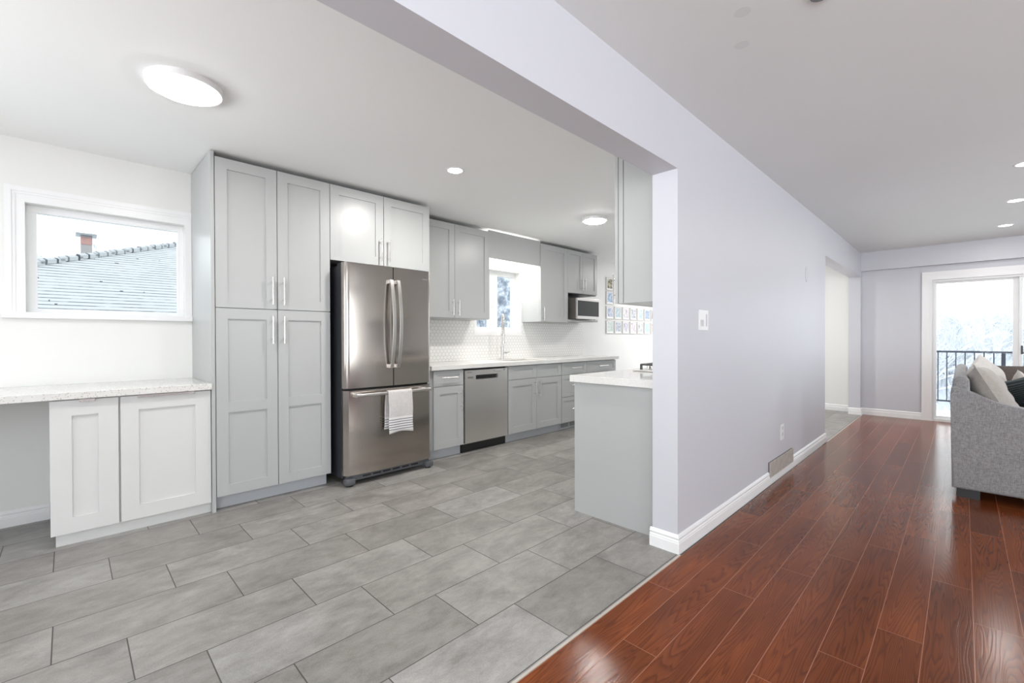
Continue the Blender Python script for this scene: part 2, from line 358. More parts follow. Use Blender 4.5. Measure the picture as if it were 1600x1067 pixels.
def struct(name, bm, mat, parent=None, smooth=False):
    o = obj(name, bm, mat, parent, smooth)
    if parent is None: o['kind'] = 'structure'
    return o
def sgroup(name, loc):
    o = bpy.data.objects.new(name, None); COL.objects.link(o); o.location = loc; o['kind'] = 'structure'; return o

# ------------------------------------------------------------------ room shell
YP0, YP1 = 1.088, 1.235        # partition faces
XW0, XW1 = 2.343, 6.02         # partition between the two openings
XF = 8.575                     # far wall of the living room
CE = 2.44
struct('floor', bx(-2.5, XF, -4.0, 1.0635, -.05, 0), 'wood')
fk = bmesh.new(); box(fk, -2.5, 8.72, 1.0755, 4.2, -.05, 0); struct('floor.001', fk, 'tile')
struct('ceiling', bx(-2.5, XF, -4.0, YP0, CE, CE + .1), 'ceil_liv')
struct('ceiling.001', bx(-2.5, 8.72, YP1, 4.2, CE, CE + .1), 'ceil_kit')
t1 = bmesh.new()
box(t1, -2.5, 2.329, 1.064, 1.075, -.05, .003, bev=.001); box(t1, 6.036, 8.46, 1.064, 1.075, -.05, .003, bev=.001)
M['strip'] = paint('beige_floor_edge_strip', (.50, .45, .40), .4, 50, .05, .05); struct('trim_1', t1, 'strip')
bm = bmesh.new()
box(bm, XW0, XW1, YP0, YP1, 0, 2.085); box(bm, 8.47, XF, YP0, YP1, 0, 2.085); box(bm, -2.5, XF, YP0, YP1, 2.085, CE + .1)
struct('wall_partition', bm, 'wall_liv')
# far wall of the living room with the sliding door opening
DY0, DY1, DZ0, DZ1 = -1.62, .305, .0, 1.965
bm = bmesh.new(); box(bm, XF, XF + .12, DY1, YP0, 0, CE + .1); box(bm, XF, XF + .12, -4.12, DY0, 0, CE + .1); box(bm, XF, XF + .12, DY0, DY1, DZ1, CE + .1)
struct('wall_far', bm, 'wall_liv')
struct('trim_2', bx(8.49, XF, -4.0, YP0, 2.165, CE), 'wall_liv')     # dropped beam along the far wall
bm = bmesh.new(); box(bm, 8.72, 8.84, YP1, 2.0, 0, CE + .1); box(bm, 8.72, 8.84, 3.9, 4.4, 0, CE + .1); box(bm, 8.72, 8.84, 2.0, 3.9, 2.08, CE + .1)
struct('wall_kitchen_far', bm, 'wall_kit')   # unseen opening added here to let the fill lamps in
struct('wall_kitchen_return', bx(XF, 8.72, YP0, YP1, 0, CE + .1), 'wall_kit')
# window wall
W1 = (-.187, .640, 1.343, 2.040); W2 = (3.545, 4.305, 1.262, 2.04)
bm = bmesh.new(); T0, T1 = 4.2, 4.36
box(bm, -2.62, W1[0], T0, T1, 0, CE + .1); box(bm, W1[1], W2[0], T0, T1, 0, CE + .1); box(bm, W2[1], 8.72, T0, T1, 0, CE + .1)
for W in (W1, W2): box(bm, W[0], W[1], T0, T1, 0, W[2]); box(bm, W[0], W[1], T0, T1, W[3], CE + .1)
struct('wall_window_side', bm, 'wall_kit')
# walls behind and beside the camera, with unseen openings for the daylight and fill lamps
bm = bmesh.new(); box(bm, -2.62, -2.5, -4.12, -3.0, 0, CE + .1); box(bm, -2.62, -2.5, 0, 1.9, 0, CE + .1); box(bm, -2.62, -2.5, 3.5, 4.2, 0, CE + .1)
box(bm, -2.62, -2.5, -3.0, 0, 0, .4); box(bm, -2.62, -2.5, -3.0, 0, 2.3, CE + .1); box(bm, -2.62, -2.5, 1.9, 3.5, 0, .7); box(bm, -2.62, -2.5, 1.9, 3.5, 2.2, CE + .1)
struct('wall_back', bm, 'wall_liv')
bm = bmesh.new(); box(bm, -2.5, -2.25, -4.12, -4, 0, CE + .1); box(bm, -.65, 2.6, -4.12, -4, 0, CE + .1); box(bm, -2.25, -.65, -4.12, -4, 0, .65); box(bm, -2.25, -.65, -4.12, -4, 2.15, CE + .1); box(bm, 3.4, 5.4, -4.12, -4, 0, CE + .1); box(bm, 6.4, XF, -4.12, -4, 0, CE + .1)
box(bm, 2.6, 3.4, -4.12, -4, 0, .5); box(bm, 2.6, 3.4, -4.12, -4, 2.3, CE + .1); box(bm, 5.4, 6.4, -4.12, -4, 0, .5); box(bm, 5.4, 6.4, -4.12, -4, 2.3, CE + .1)
struct('wall_right', bm, 'wall_liv')

# baseboards: a moulded profile swept along a wall line (outward normal = right of travel)
BP = [(0, 0), (.0145, 0), (.0145, .056), (.0125, .060), (.0125, .066), (.0085, .074), (.0115, .084), (.0075, .094), (.002, .101), (0, .101)]
def baseboard(name, path, mat='trim'):
    bm = bmesh.new(); pts = [Vector(p) for p in path]; rings = []
    def nrm(a, b): d = (b - a).normalized(); return Vector((d.y, -d.x))
    for i, p in enumerate(pts):
        if i == 0: n = nrm(pts[0], pts[1])
        elif i == len(pts) - 1: n = nrm(pts[-2], pts[-1])
        else:
            n1, n2 = nrm(pts[i - 1], p), nrm(p, pts[i + 1]); n = (n1 + n2); n = n / n.dot(n1) if n.length > .01 else n1
        rings.append([bm.verts.new((p.x + n.x * u, p.y + n.y * u, z)) for u, z in BP])
    for i in range(len(rings) - 1):
        for j in range(len(BP)): k = (j + 1) % len(BP); bm.faces.new((rings[i][j], rings[i][k], rings[i + 1][k], rings[i + 1][j]))
    bm.faces.new(rings[0]); bm.faces.new(rings[-1][::-1]); return struct(name, bm, mat)
VX0, VX1 = 3.945, 4.62          # the air grille interrupts the upper moulding
baseboard('baseboard_partition', [(XW0, YP1 + .012), (XW0, YP0), (VX0, YP0)])
baseboard('baseboard_partition.001', [(VX1, YP0), (XW1, YP0), (XW1, YP1)])
struct('trim_3', bx(VX0, VX1, YP0 - .0145, YP0, 0, .056), 'trim')
baseboard('baseboard_nib', [(8.47, YP1), (8.47, YP0), (XF, YP0), (XF, .412)])
baseboard('baseboard_kitchen', [(8.72, 2.0), (8.72, YP1 + .005)])
baseboard('baseboard_window_side', [(-2.5, 4.2), (-.09, 4.2)])

# ------------------------------------------------------------------ windows
def window(name, W, yf, rails, casing, sill):
    g = sgroup(name, (W[0], 4.2, W[2])); x0, x1, z0, z1 = W
    f = bmesh.new(); d0, d1 = yf - .02, yf + .035; fw = rails['f']
    box(f, x0, x1, d0, d1, z0, z0 + fw[2], bev=.002); box(f, x0, x1, d0, d1, z1 - fw[3], z1, bev=.002)
    box(f, x0, x0 + fw[0], d0 + .0005, d1 - .0005, z0 + fw[2], z1 - fw[3]); box(f, x1 - fw[1], x1, d0 + .0005, d1 - .0005, z0 + fw[2], z1 - fw[3])
    for m0, m1 in rails.get('m', []): box(f, m0, m1, d0 - .012, d1 - .003, z0 + fw[2], z1 - fw[3], bev=.002)
    obj('window_frame', f, 'vinyl', g)
    obj('window_pane', bx(x0 + fw[0] - .005, x1 - fw[1] + .005, yf + .008, yf + .014, z0 + fw[2] - .005, z1 - fw[3] + .005), 'glass', g)
    if casing:
        c = bmesh.new(); cx0, cx1, cz1, cw = casing
        def leg(a, b, z): 
            box(c, a, b, 4.186, 4.2, z0 - .02, z)
        box(c, cx0, x0, 4.188, 4.2, z0, z1 + .001); box(c, cx0, cx0 + .03, 4.180, 4.188, z0, cz1); box(c, cx0 + .03, cx0 + .045, 4.184, 4.188, z0, cz1 - .03)
        box(c, x1, cx1, 4.188, 4.2, z0, z1 + .001)
        box(c, cx0, cx1, 4.188, 4.2, z1 + .001, cz1); box(c, cx0 + .03, cx1, 4.180, 4.188, cz1 - .03, cz1); box(c, cx0 + .045, cx1, 4.184, 4.188, cz1 - .045, cz1 - .03)
        obj('window_casing', c, 'trim', g)
    if sill:
        s = bmesh.new(); box(s, sill[0], sill[1], 4.2 - sill[4], 4.2, sill[2], sill[3], bev=.003); box(s, x0, x1, 4.2, d0, z0 - .012, z0 + .002)
        obj('window_stool', s, 'trim', g)
    return g
window('window_1', W1, 4.28, {'f': (.048, .034, .028, .045)}, (-.275, .682, 2.135, .085), (-.29, .682, 1.305, 1.343, .034))
g2 = window('window_2', W2, 4.30, {'f': (.045, .04, .05, .06), 'm': [(3.835, 3.925), (3.925, 3.97)]}, None, (3.505, 4.343, 1.205, 1.262, .016))
c = bmesh.new(); box(c, 3.505, W2[0], 4.184, 4.2, 1.262, 2.10); box(c, W2[1], 4.343, 4.184, 4.2, 1.262, 2.10); box(c, W2[0], W2[1], 4.184, 4.2, 2.04, 2.10); obj('window_casing', c, 'trim', g2)
c = bmesh.new(); box(c, 3.87, 3.89, 4.262, 4.268, 1.58, 1.66, bev=.002); box(c, 3.874, 3.886, 4.235, 4.262, 1.63, 1.645); box(c, 3.873, 3.887, 4.232, 4.24, 1.56, 1.645, bev=.002); obj('window_latch', c, 'white_plastic', g2)

# ------------------------------------------------------------------ sliding door
g = sgroup('door_1', (XF, -.6, 0))
c = bmesh.new()
for a, b, t in ((.305, .412, .012), (.385, .412, .02), (.365, .385, .016), (.305, .325, .017)):
    e = a - .305; box(c, XF - t, XF, a, b, 0, 1.965 + e if t != .012 else 1.965)
for a, b, t in ((0, .115, .012), (.088, .115, .02), (.066, .088, .016), (0, .02, .017)):
    e = min(.412, .305 + b); box(c, XF - t, XF, -1.72, e if t != .012 else .412, 1.965 + a, 1.965 + b)
obj('door_casing', c, 'trim', g)
c = bmesh.new(); box(c, XF, XF + .11, .283, .305, 0, 1.965); box(c, XF, XF + .11, -1.62, .283, 1.94, 1.965); box(c, XF + .0, XF + .11, -1.62, .283, 0, .035, bev=.003); obj('door_frame', c, 'vinyl', g)
def leaf(y0, y1, x0, zl=.035, zt=1.94):
    c = bmesh.new(); box(c, x0, x0 + .032, y1 - .022, y1, zl, zt, bev=.002); box(c, x0, x0 + .032, y0, y0 + .085, zl, zt, bev=.002)
    box(c, x0 + .001, x0 + .031, y0 + .085, y1 - .022, zl, zl + .035); box(c, x0 + .001, x0 + .031, y0 + .085, y1 - .022, zt - .028, zt)
    p = obj('door_panel', c, 'vinyl', g); obj('glass_pane', bx(x0 + .012, x0 + .018, y0 + .08, y1 - .017, zl + .03, zt - .023), 'glass', p); return p
leaf(-.535, .283, XF + .05)
p2 = leaf(-1.60, -.50, XF + .012)
obj('door_handle', bx(XF - .004, XF + .012, -.535, -.517, .95, 1.06, bev=.003), 'black', p2)

# ------------------------------------------------------------------ cabinets (all face -Y unless said)
def shaker(bm, x0, x1, z0, z1, yf, rail=.072, t=.02, rec=.009, mid=None, bands=None):
    """front face at yf, growing to +Y"""
    box(bm, x0, x1, yf + rec, yf + t, z0, z1)
    box(bm, x0, x0 + rail, yf, yf + rec, z0, z1); box(bm, x1 - rail, x1, yf, yf + rec, z0, z1)
    rz = rail if bands is None else bands
    box(bm, x0 + rail, x1 - rail, yf + .0003, yf + rec, z0, z0 + rz); box(bm, x0 + rail, x1 - rail, yf + .0003, yf + rec, z1 - rz, z1)
    if mid: box(bm, x0 + rail, x1 - rail, yf + .0003, yf + rec, mid - rail / 2, mid + rail / 2)
def pull(parent, x, z, yf, L=.2, vert=True, post=.065, out=.034):
    bm = bmesh.new()
    if vert:
        tube(bm, [(x, yf - out, z - L / 2), (x, yf - out, z + L / 2)], .006, 12)
        for s in (-1, 1): tube(bm, [(x, yf, z + s * post), (x, yf - out, z + s * post)], .0048, 10)
    else:
        tube(bm, [(x - L / 2, yf - out, z), (x + L / 2, yf - out, z)], .006, 12)
        for s in (-1, 1): tube(bm, [(x + s * post, yf, z), (x + s * post, yf - out, z)], .0048, 10)
    return obj('handle', bm, 'chrome', parent, True)
def door(parent, x0, x1, z0, z1, yf, hx=None, hz=None, mat='cab', L=.2, name='door', post=.065, **kw):
    bm = bmesh.new(); shaker(bm, x0, x1, z0, z1, yf, **kw); d = obj(name, bm, mat, parent)
    if hx is not None: pull(d, hx, hz, yf, L, post=post)
    return d
def drawer(parent, x0, x1, z0, z1, yf, handle=True, rail=.05, L=.17):
    bm = bmesh.new(); shaker(bm, x0, x1, z0, z1, yf, rail=rail, bands=.036 if z1 - z0 < .18 else .05); d = obj('drawer', bm, 'cab', parent)
    if handle: pull(d, (x0 + x1) / 2, (z0 + z1) / 2 + .008, yf, L, vert=False, post=.048)
    return d
YF = 3.55; G = .002
# tall pantry
p = thing('pantry_cabinet', 'tall light grey four-door pantry cabinet reaching the ceiling left of the fridge', 'cabinet', (1.085, 3.86, 0))
obj('side_panel', bx(.683, .704, 3.548, 4.198, 0, 2.432), 'cab', p)
obj('body', bx(.704, 1.484, 3.572, 4.198, .10, 2.405), 'cab', p)
obj('toe_kick', bx(.704, 1.475, 3.62, 3.64, 0, .10), 'cabdark', p)
door(p, .709, 1.094, 1.386, 2.402, YF, 1.094 - .036, 1.519); door(p, 1.099, 1.484, 1.386, 2.402, YF, 1.099 + .036, 1.519)
door(p, .709, 1.094, .098, 1.380, YF, 1.094 - .036, 1.235, mid=.70); door(p, 1.099, 1.484, .098, 1.380, YF, 1.099 + .036, 1.235, mid=.70)
# cabinet over the fridge
p = thing('fridge_top_cabinet', 'light grey two-door cabinet hanging directly above the stainless fridge', 'cabinet', (1.955, 3.86, 1.80))
obj('body', bx(1.487, 2.430, 3.572, 4.198, 1.80, 2.405), 'cab', p); obj('side_panel', bx(2.412, 2.430, 3.572, 4.198, 0.0, 1.80), 'cab', p)
door(p, 1.489, 1.953, 1.80, 2.402, YF, 1.953 - .036, 1.93, L=.19); door(p, 1.958, 2.428, 1.80, 2.402, YF, 1.958 + .036, 1.93, L=.19)
# wall cabinets
YU = 3.85
p = thing('wall_cabinet', 'grey two-door wall cabinet right of the fridge, left of the sink window', 'cabinet', (2.95, 4.03, 1.385))
obj('body', bx(2.434, 3.455, 3.872, 4.198, 1.385, 2.40), 'cab', p)
door(p, 2.436, 2.955, 1.39, 2.397, YU, 2.955 - .036, 1.50, L=.17, post=.055); door(p, 2.960, 3.455, 1.39, 2.397, YU, 2.960 + .036, 1.50, L=.17, post=.055)
tag(obj('valance_panel', bx(3.457, 4.343, 3.856, 3.874, 2.10, 2.420), 'cab'), 'plain grey valance board bridging the gap above the sink window', 'panel')
p = thing('wall_cabinet', 'narrow grey single-door wall cabinet just right of the sink window', 'cabinet', (4.62, 4.03, 1.385))
obj('body', bx(4.345, 4.905, 3.872, 4.183, 1.385, 2.40), 'cab', p); door(p, 4.347, 4.903, 1.388, 2.397, YU, 4.347 + .036, 1.49, L=.17, post=.055)
p = thing('microwave_cabinet', 'grey two-door wall cabinet with an open shelf holding the microwave', 'cabinet', (5.26, 4.03, 1.40))
bm = bmesh.new(); box(bm, 4.907, 5.61, 3.872, 4.198, 1.80, 2.40); box(bm, 4.907, 4.925, 3.86, 4.198, 1.43, 1.80); box(bm, 4.925, 5.61, 4.186, 4.198, 1.43, 1.80)
obj('body', bm, 'cab', p); obj('shelf', bx(4.907, 5.63, 3.85, 4.198, 1.405, 1.43, bev=.002), 'cab', p)
door(p, 4.907, 5.256, 1.803, 2.397, YU, 5.256 - .03, 1.935, L=.17, post=.055, rail=.06); door(p, 5.260, 5.610, 1.803, 2.397, YU, 5.260 + .03, 1.935, L=.17, post=.055, rail=.06)
bm = bmesh.new(); box(bm, 4.9251, 5.609, 3.872, 4.185, 1.792, 1.7995); box(bm, 4.9251, 4.932, 3.866, 4.185, 1.431, 1.792); box(bm, 4.932, 5.609, 4.178, 4.1855, 1.431, 1.792); obj('niche_dark_sheets', bm, 'black', p)  # black sheets that darken the niche's top, left side and back
# microwave
p = thing('microwave', 'stainless steel microwave oven with black glass door on the open shelf', 'microwave', (5.24, 3.95, 1.43))
bm = bmesh.new(); box(bm, 4.985, 5.51, 3.775, 4.17, 1.437, 1.725, bev=.004); obj('body', bm, 'mwside', p)
bm = bmesh.new(); box(bm, 4.985, 5.512, 3.745, 3.775, 1.437, 1.727, bev=.004); dd = obj('door', bm, 'steelbar', p)
obj('door_glass', bx(5.0, 5.497, 3.741, 3.746, 1.478, 1.692, bev=.002), 'black', dd)
for xx in (5.02, 5.47):
    for yy in (3.80, 4.12): bm = bmesh.new(); disc(bm, xx, yy, 1.430, 1.437, .012, 12); obj('foot', bm, 'black', p)
# base cabinets
def toe(parent, x0, x1): return obj('toe_kick', bx(x0, x1, 3.61, 3.63, 0, .095), 'cabdark', parent)
def carcass(parent, x0, x1): return obj('body', bx(x0, x1, 3.572, 4.198, .095, .862), 'cab', parent)
p = thing('base_cabinet', 'grey base cabinet with one drawer over one door, between fridge and dishwasher', 'cabinet', (2.64, 3.87, 0))
carcass(p, 2.434, 2.832); toe(p, 2.434, 2.832); drawer(p, 2.470, 2.830, .705, .852, YF, L=.19); door(p, 2.470, 2.830, .10, .700, YF, 2.830 - .036, .555, L=.2)
p = thing('sink_cabinet', 'grey sink base cabinet with two doors under two false drawer fronts', 'cabinet', (3.94, 3.87, 0))
bm = bmesh.new(); box(bm, 3.466, 4.398, 3.572, 4.198, .095, .66); box(bm, 3.466, 4.398, 3.572, 3.60, .66, .862); box(bm, 3.466, 3.49, 3.60, 4.198, .66, .862); box(bm, 4.374, 4.398, 3.60, 4.198, .66, .862)
obj('body', bm, 'cab', p); toe(p, 3.466, 4.398)
for a, b, hx in ((3.470, 3.929, 3.929 - .036), (3.933, 4.394, 3.933 + .036)):
    bm = bmesh.new(); shaker(bm, a, b, .705, .852, YF, rail=.06, bands=.036); obj('drawer_front', bm, 'cab', p); door(p, a, b, .10, .700, YF, hx, .585, L=.2)
p = thing('drawer_cabinet', 'grey three-drawer base cabinet right of the sink cabinet', 'cabinet', (4.66, 3.87, 0))
carcass(p, 4.40, 4.925); toe(p, 4.40, 4.925)
for z0, z1 in ((.705, .852), (.425, .700), (.10, .420)): drawer(p, 4.403, 4.922, z0, z1, YF, L=.2)
bm = bmesh.new(); box(bm, 4.42, 4.80, 3.604, 3.61, .012, .088)
tr = obj('toe_kick_grille', bm, 'cab', p); bm = bmesh.new()
for a in (4.445, 4.625): box(bm, a, a + .155, 3.602, 3.604, .026, .076)
obj('grille_opening', bm, 'midgrey', tr)
p = thing('drawer_cabinet', 'grey end-of-run base cabinet with one drawer in view above the peninsula', 'cabinet', (5.28, 3.87, 0))
carcass(p, 4.927, 5.642); toe(p, 4.927, 5.642); drawer(p, 4.93, 5.64, .705, .852, YF, L=.24)
door(p, 4.93, 5.283, .10, .700, YF, 5.247, .585); door(p, 5.287, 5.64, .10, .700, YF, 5.323, .585)
# dishwasher
p = thing('dishwasher', 'stainless steel dishwasher with recessed pocket handle under the counter', 'dishwasher', (3.15, 3.86, 0))
obj('body', bx(2.838, 3.462, 3.60, 4.18, .09, .855), 'black', p); obj('toe_kick', bx(2.838, 3.462, 3.60, 3.62, 0, .09), 'black', p)
bm = bmesh.new(); n = 14; poly = []
for i in range(n + 1):
    u = i / n; poly.append((2.850 + .598 * u, 3.549 - .006 * math.sin(PI * u)))
box(bm, 2.850, 3.448, 3.575, 3.60, .09, .842)
prism(bm, poly + [(3.448, 3.575), (2.850, 3.575)], 'z', .10, .745); prism(bm, poly + [(3.448, 3.575), (2.850, 3.575)], 'z', .790, .842)
x = lambda a: 2.850 + .598 * a
for a, b in ((0, .235), (.755, 1)):
    q = [(x(a + (b - a) * i / 5), 3.549 - .006 * math.sin(PI * (a + (b - a) * i / 5))) for i in range(6)]; prism(bm, q + [(x(b), 3.575), (x(a), 3.575)], 'z', .745, .790)
dd = obj('door', bm, 'steeldw', p, True)
obj('pocket_handle', bx(x(.236), x(.754), 3.565, 3.577, .746, .789), 'black', dd)
bm = bmesh.new()
for z in (.762, .772): box(bm, x(.06), x(.175), 3.5435, 3.547, z, z + .004)
obj('air_vent', bm, 'black', dd)
bm = bmesh.new(); box(bm, x(.05), x(.15), 3.5450, 3.548, .818, .823); obj('brand_mark', bm, 'midgrey', dd)
bm = bmesh.new()
for i in range(5): box(bm, x(.70 + .03 * i), x(.715 + .03 * i), 3.5430, 3.547, .812, .817)
obj('control_marks', bm, 'midgrey', dd); obj('control_button', bx(x(.66), x(.668), 3.5415, 3.547, .815, .828), 'midgrey', dd); obj('control_button', bx(x(.90), x(.925), 3.546, 3.55, .820, .834), 'midgrey', dd)
# kitchen counter, sink, faucet, backsplash
SX0, SX1, SY0, SY1 = 3.62, 4.25, 3.66, 4.04
bm = bmesh.new(); box(bm, 2.434, SX0, 3.528, 4.198, .865, .905); box(bm, SX1, 5.695, 3.528, 4.198, .865, .905); box(bm, SX0, SX1, 3.528, SY0, .865, .905); box(bm, SX0, SX1, SY1, 4.198, .865, .905)
tag(obj('countertop', bm, 'quartz'), 'long white quartz countertop under the sink window, right of the fridge', 'countertop')
p = thing('kitchen_sink', 'stainless undermount sink set in the white counter below the window', 'sink', (3.935, 3.85, .67))
bm = bmesh.new(); box(bm, SX0 - .01, SX1 + .01, SY0 - .01, SY1 + .01, .67, .675)
for a in ((SX0 - .01, SX0, SY0 - .01, SY1 + .01), (SX1, SX1 + .01, SY0 - .01, SY1 + .01), (SX0, SX1, SY0 - .01, SY0), (SX0, SX1, SY1, SY1 + .01)): box(bm, *a, .675, .864)
obj('basin', bm, 'chrome', p); bm = bmesh.new(); disc(bm, 3.935, 3.85, .675, .679, .045, 24); obj('drain', bm, 'midgrey', p)
FX, FY = 3.895, 4.10
p = thing('kitchen_faucet', 'tall chrome pull-down spring faucet standing behind the sink', 'faucet', (FX, FY, .905))
bm = bmesh.new(); disc(bm, FX, FY, .905, .913, .03, 24); tube(bm, [(FX, FY, .91), (FX, FY, 1.07)], .022, 16); obj('base', bm, 'chrome', p, True)
bm = bmesh.new(); tube(bm, [(FX, FY, 1.07), (FX, FY, 1.24)], .013, 12); pts = []
for i in range(13): a = PI * i / 12; rr_ = .085 * (1 - math.cos(a)); pts.append((FX - .60 * rr_, FY - .80 * rr_, 1.36 + .10 * math.sin(a)))
tube(bm, [(FX, FY, 1.24)] + pts + [(FX - .102, FY - .136, 1.24)], .009, 10); obj('spout_hose', bm, 'chrome', p, True)
bm = bmesh.new()   # spring coil round the hose
full = [Vector((FX, FY, 1.22 + .14 * i / 6)) for i in range(6)] + [Vector(q) for q in pts] + [Vector((FX - .102, FY - .136, 1.36 - .10 * i / 5)) for i in range(1, 6)]
def samp(t):
    t *= len(full) - 1; i = min(int(t), len(full) - 2); return full[i].lerp(full[i + 1], t - i)
N = 420; hp = []
for i in range(N):
    t = i / (N - 1); c0 = samp(t); tg = (samp(min(1, t + .02)) - samp(max(0, t - .02))).normalized(); a1 = Vector((1, 0, 0)); b1 = tg.cross(a1).normalized(); an = 2 * PI * 42 * t
    hp.append(c0 + a1 * .0135 * math.cos(an) + b1 * .0135 * math.sin(an))
tube(bm, hp, .0022, 5); obj('spring', bm, 'chrome', p, True)
bm = bmesh.new(); tube(bm, [(FX - .102, FY - .136, 1.26), (FX - .102, FY - .136, 1.20), (FX - .102, FY - .136, 1.10)], [.012, .017, .021], 14); obj('spray_head', bm, 'chrome', p, True)
bm = bmesh.new(); tube(bm, [(FX, FY, 1.21), (FX - .096, FY - .128, 1.21)], .006, 8); disc(bm, FX, FY, 1.20, 1.225, .018, 16); disc(bm, FX - .102, FY - .136, 1.20, 1.22, .022, 16); obj('holder_arm', bm, 'chrome', p, True)
bm = bmesh.new(); tube(bm, [(FX + .018, FY, .985), (FX + .07, FY, .985)], .013, 12); tube(bm, [(FX + .07, FY, .985), (FX + .13, FY, .995)], .005, 8); obj('lever', bm, 'chrome', p, True)
bm = bmesh.new(); box(bm, 2.434, 5.70, 4.184, 4.1985, .906, 1.204); box(bm, 2.434, 3.503, 4.184, 4.1985, 1.204, 1.384); box(bm, 4.345, 5.70, 4.184, 4.1985, 1.204, 1.384)
tag(obj('tile_backsplash', bm, 'mosaic'), 'white mosaic tile backsplash between the sink counter and wall cabinets', 'backsplash')

# ------------------------------------------------------------------ desk on the left
bm = bmesh.new(); box(bm, -.80, .682, 3.535, 4.198, .832, .872, bev=.002)
tag(obj('desk_countertop', bm, 'speckle'), 'speckled quartz desk top under the left window, beside the pantry', 'countertop')
p = thing('desk_cabinet', 'white two-door low cabinet under the speckled desk top', 'cabinet', (.31, 3.87, 0))
obj('body', bx(-.065, .682, 3.582, 4.18, .068, .826), 'cabwhite', p); obj('plinth', bx(-.055, .682, 3.588, 3.60, 0, .066), 'cabwhite', p)
YD = 3.562
d = door(p, -.075, .212, .07, .824, YD, mat='cabwhite', rail=.088, rec=.010); obj('edge_pull', bx(.045, .110, YD - .016, YD + .002, .814, .8285), 'chrome', d)
d = door(p, .222, .679, .07, .824, YD, mat='cabwhite', rail=.085, rec=.010); obj('edge_pull', bx(.30, .585, YD - .016, YD + .002, .814, .8285), 'chrome', d)
p = thing('desk_shade_panel', 'unseen white panel added under the desk top to shade the knee space', 'panel', (-.73, 3.87, 0))  # unseen panel placed to block light from the knee space
obj('panel', bx(-.745, -.725, 3.56, 4.18, 0, .832), 'cabwhite', p)

# ------------------------------------------------------------------ fridge
p = thing('refrigerator', 'stainless steel french-door refrigerator with bottom freezer drawer', 'refrigerator', (1.94, 3.80, 0))
FX0, FX1 = 1.535, 2.350
obj('body', bx(FX0 + .004, FX1 - .004, 3.475, 4.12, .055, 1.755, bev=.004), 'darkside', p)
def front(y_c, bow, xa, xb, n=26, X0=FX0, X1=FX1):
    """bowed plan outline of one door between xa and xb, rounded outer corners"""
    pts = []
    for i in range(n + 1):
        x = xa + (xb - xa) * i / n; u = (x - (X0 + X1) / 2) / ((X1 - X0) / 2)
        pts.append((x, y_c + bow * u * u + .030 * max(0, (abs(u) - .93) / .07) ** 2))
    return pts
def fdoor(name, xa, xb, z0, z1):
    bm = bmesh.new(); pl = front(3.385, .022, xa, xb) + [(xb, 3.462), (xa, 3.462)]; prism(bm, pl, 'z', z0, z1); return obj(name, bm, 'steel', p, True)
xm = 1.950
dl = fdoor('door', FX0, xm - .004, .775, 1.772); dr = fdoor('door', xm + .004, FX1, .775, 1.772); fz = fdoor('freezer_drawer', FX0, FX1, .085, .757)
obj('door_gasket', bx(FX0 + .01, FX1 - .01, 3.462, 3.475, .09, 1.765), 'black', p)
def bowhandle(par, x, s):
    bm = bmesh.new(); pts = []
    for i in range(25):
        t = i / 24; z = .925 + .735 * t; b = math.sin(PI * t); pts.append((x + s * .002, 3.372 - .016 - .050 * b ** .8, z))
    rings = []
    for i, (X, Y, Z) in enumerate(pts):
        rings.append([bm.verts.new((X + a, Y + b_, Z)) for a, b_ in ((-.013, -.006), (.013, -.006), (.015, 0), (.013, .007), (-.013, .007), (-.015, 0))])
    for i in range(24):
        for j in range(6): bm.faces.new((rings[i][j], rings[i][(j + 1) % 6], rings[i + 1][(j + 1) % 6], rings[i + 1][j]))
    bm.faces.new(rings[0]); bm.faces.new(rings[-1][::-1])
    for z in (.925, 1.66): box(bm, x + s * .002 - .013, x + s * .002 + .013, 3.352, 3.392, z - (.0 if z < 1 else .03), z + (.03 if z < 1 else 0))
    obj('handle', bm, 'steelbar', par, True)
bowhandle(dl, xm - .030, -1); bowhandle(dr, xm + .030, 1)
bm = bmesh.new(); tube(bm, [(1.60, 3.335, .722), (2.285, 3.335, .722)], .014, 12, .011)
for x_ in (1.60, 2.235): box(bm, x_ - .002, x_ + .052, 3.335, 3.404, .706, .738, bev=.004)
hb = obj('handle', bm, 'steelbar', fz, True)
obj('brand_mark', bx(2.235, 2.30, 3.3975, 3.404, 1.694, 1.699), 'midgrey', dr)
bm = bmesh.new(); box(bm, 1.56, 2.325, 3.425, 3.46, .035, .078)
gr = obj('toe_grille', bm, 'footgrey', p); bm = bmesh.new()
for i in range(6): box(bm, 1.69 + .09 * i, 1.76 + .09 * i, 3.423, 3.425, .050, .064)
obj('grille_slot', bm, 'black', gr)
for x_ in (1.535, 2.275):
    bm = bmesh.new(); box(bm, x_, x_ + .078, 3.385, 3.455, .012, .062, bev=.014); f_ = obj('foot_cover', bm, 'offfoot' if 'offfoot' in M else 'footgrey', p, True)
    bm = bmesh.new(); disc(bm, x_ + .04, 3.42, 0, .03, .026, 20); obj('foot', bm, 'black', p); bm = bmesh.new(); disc(bm, x_ + .04, 4.05, 0, .06, .02, 16); obj('foot', bm, 'black', p)
for x_ in (1.545, 2.27): obj('hinge_cover', bx(x_, x_ + .07, 3.43, 3.56, 1.755, 1.778, bev=.004), 'darkside', p)
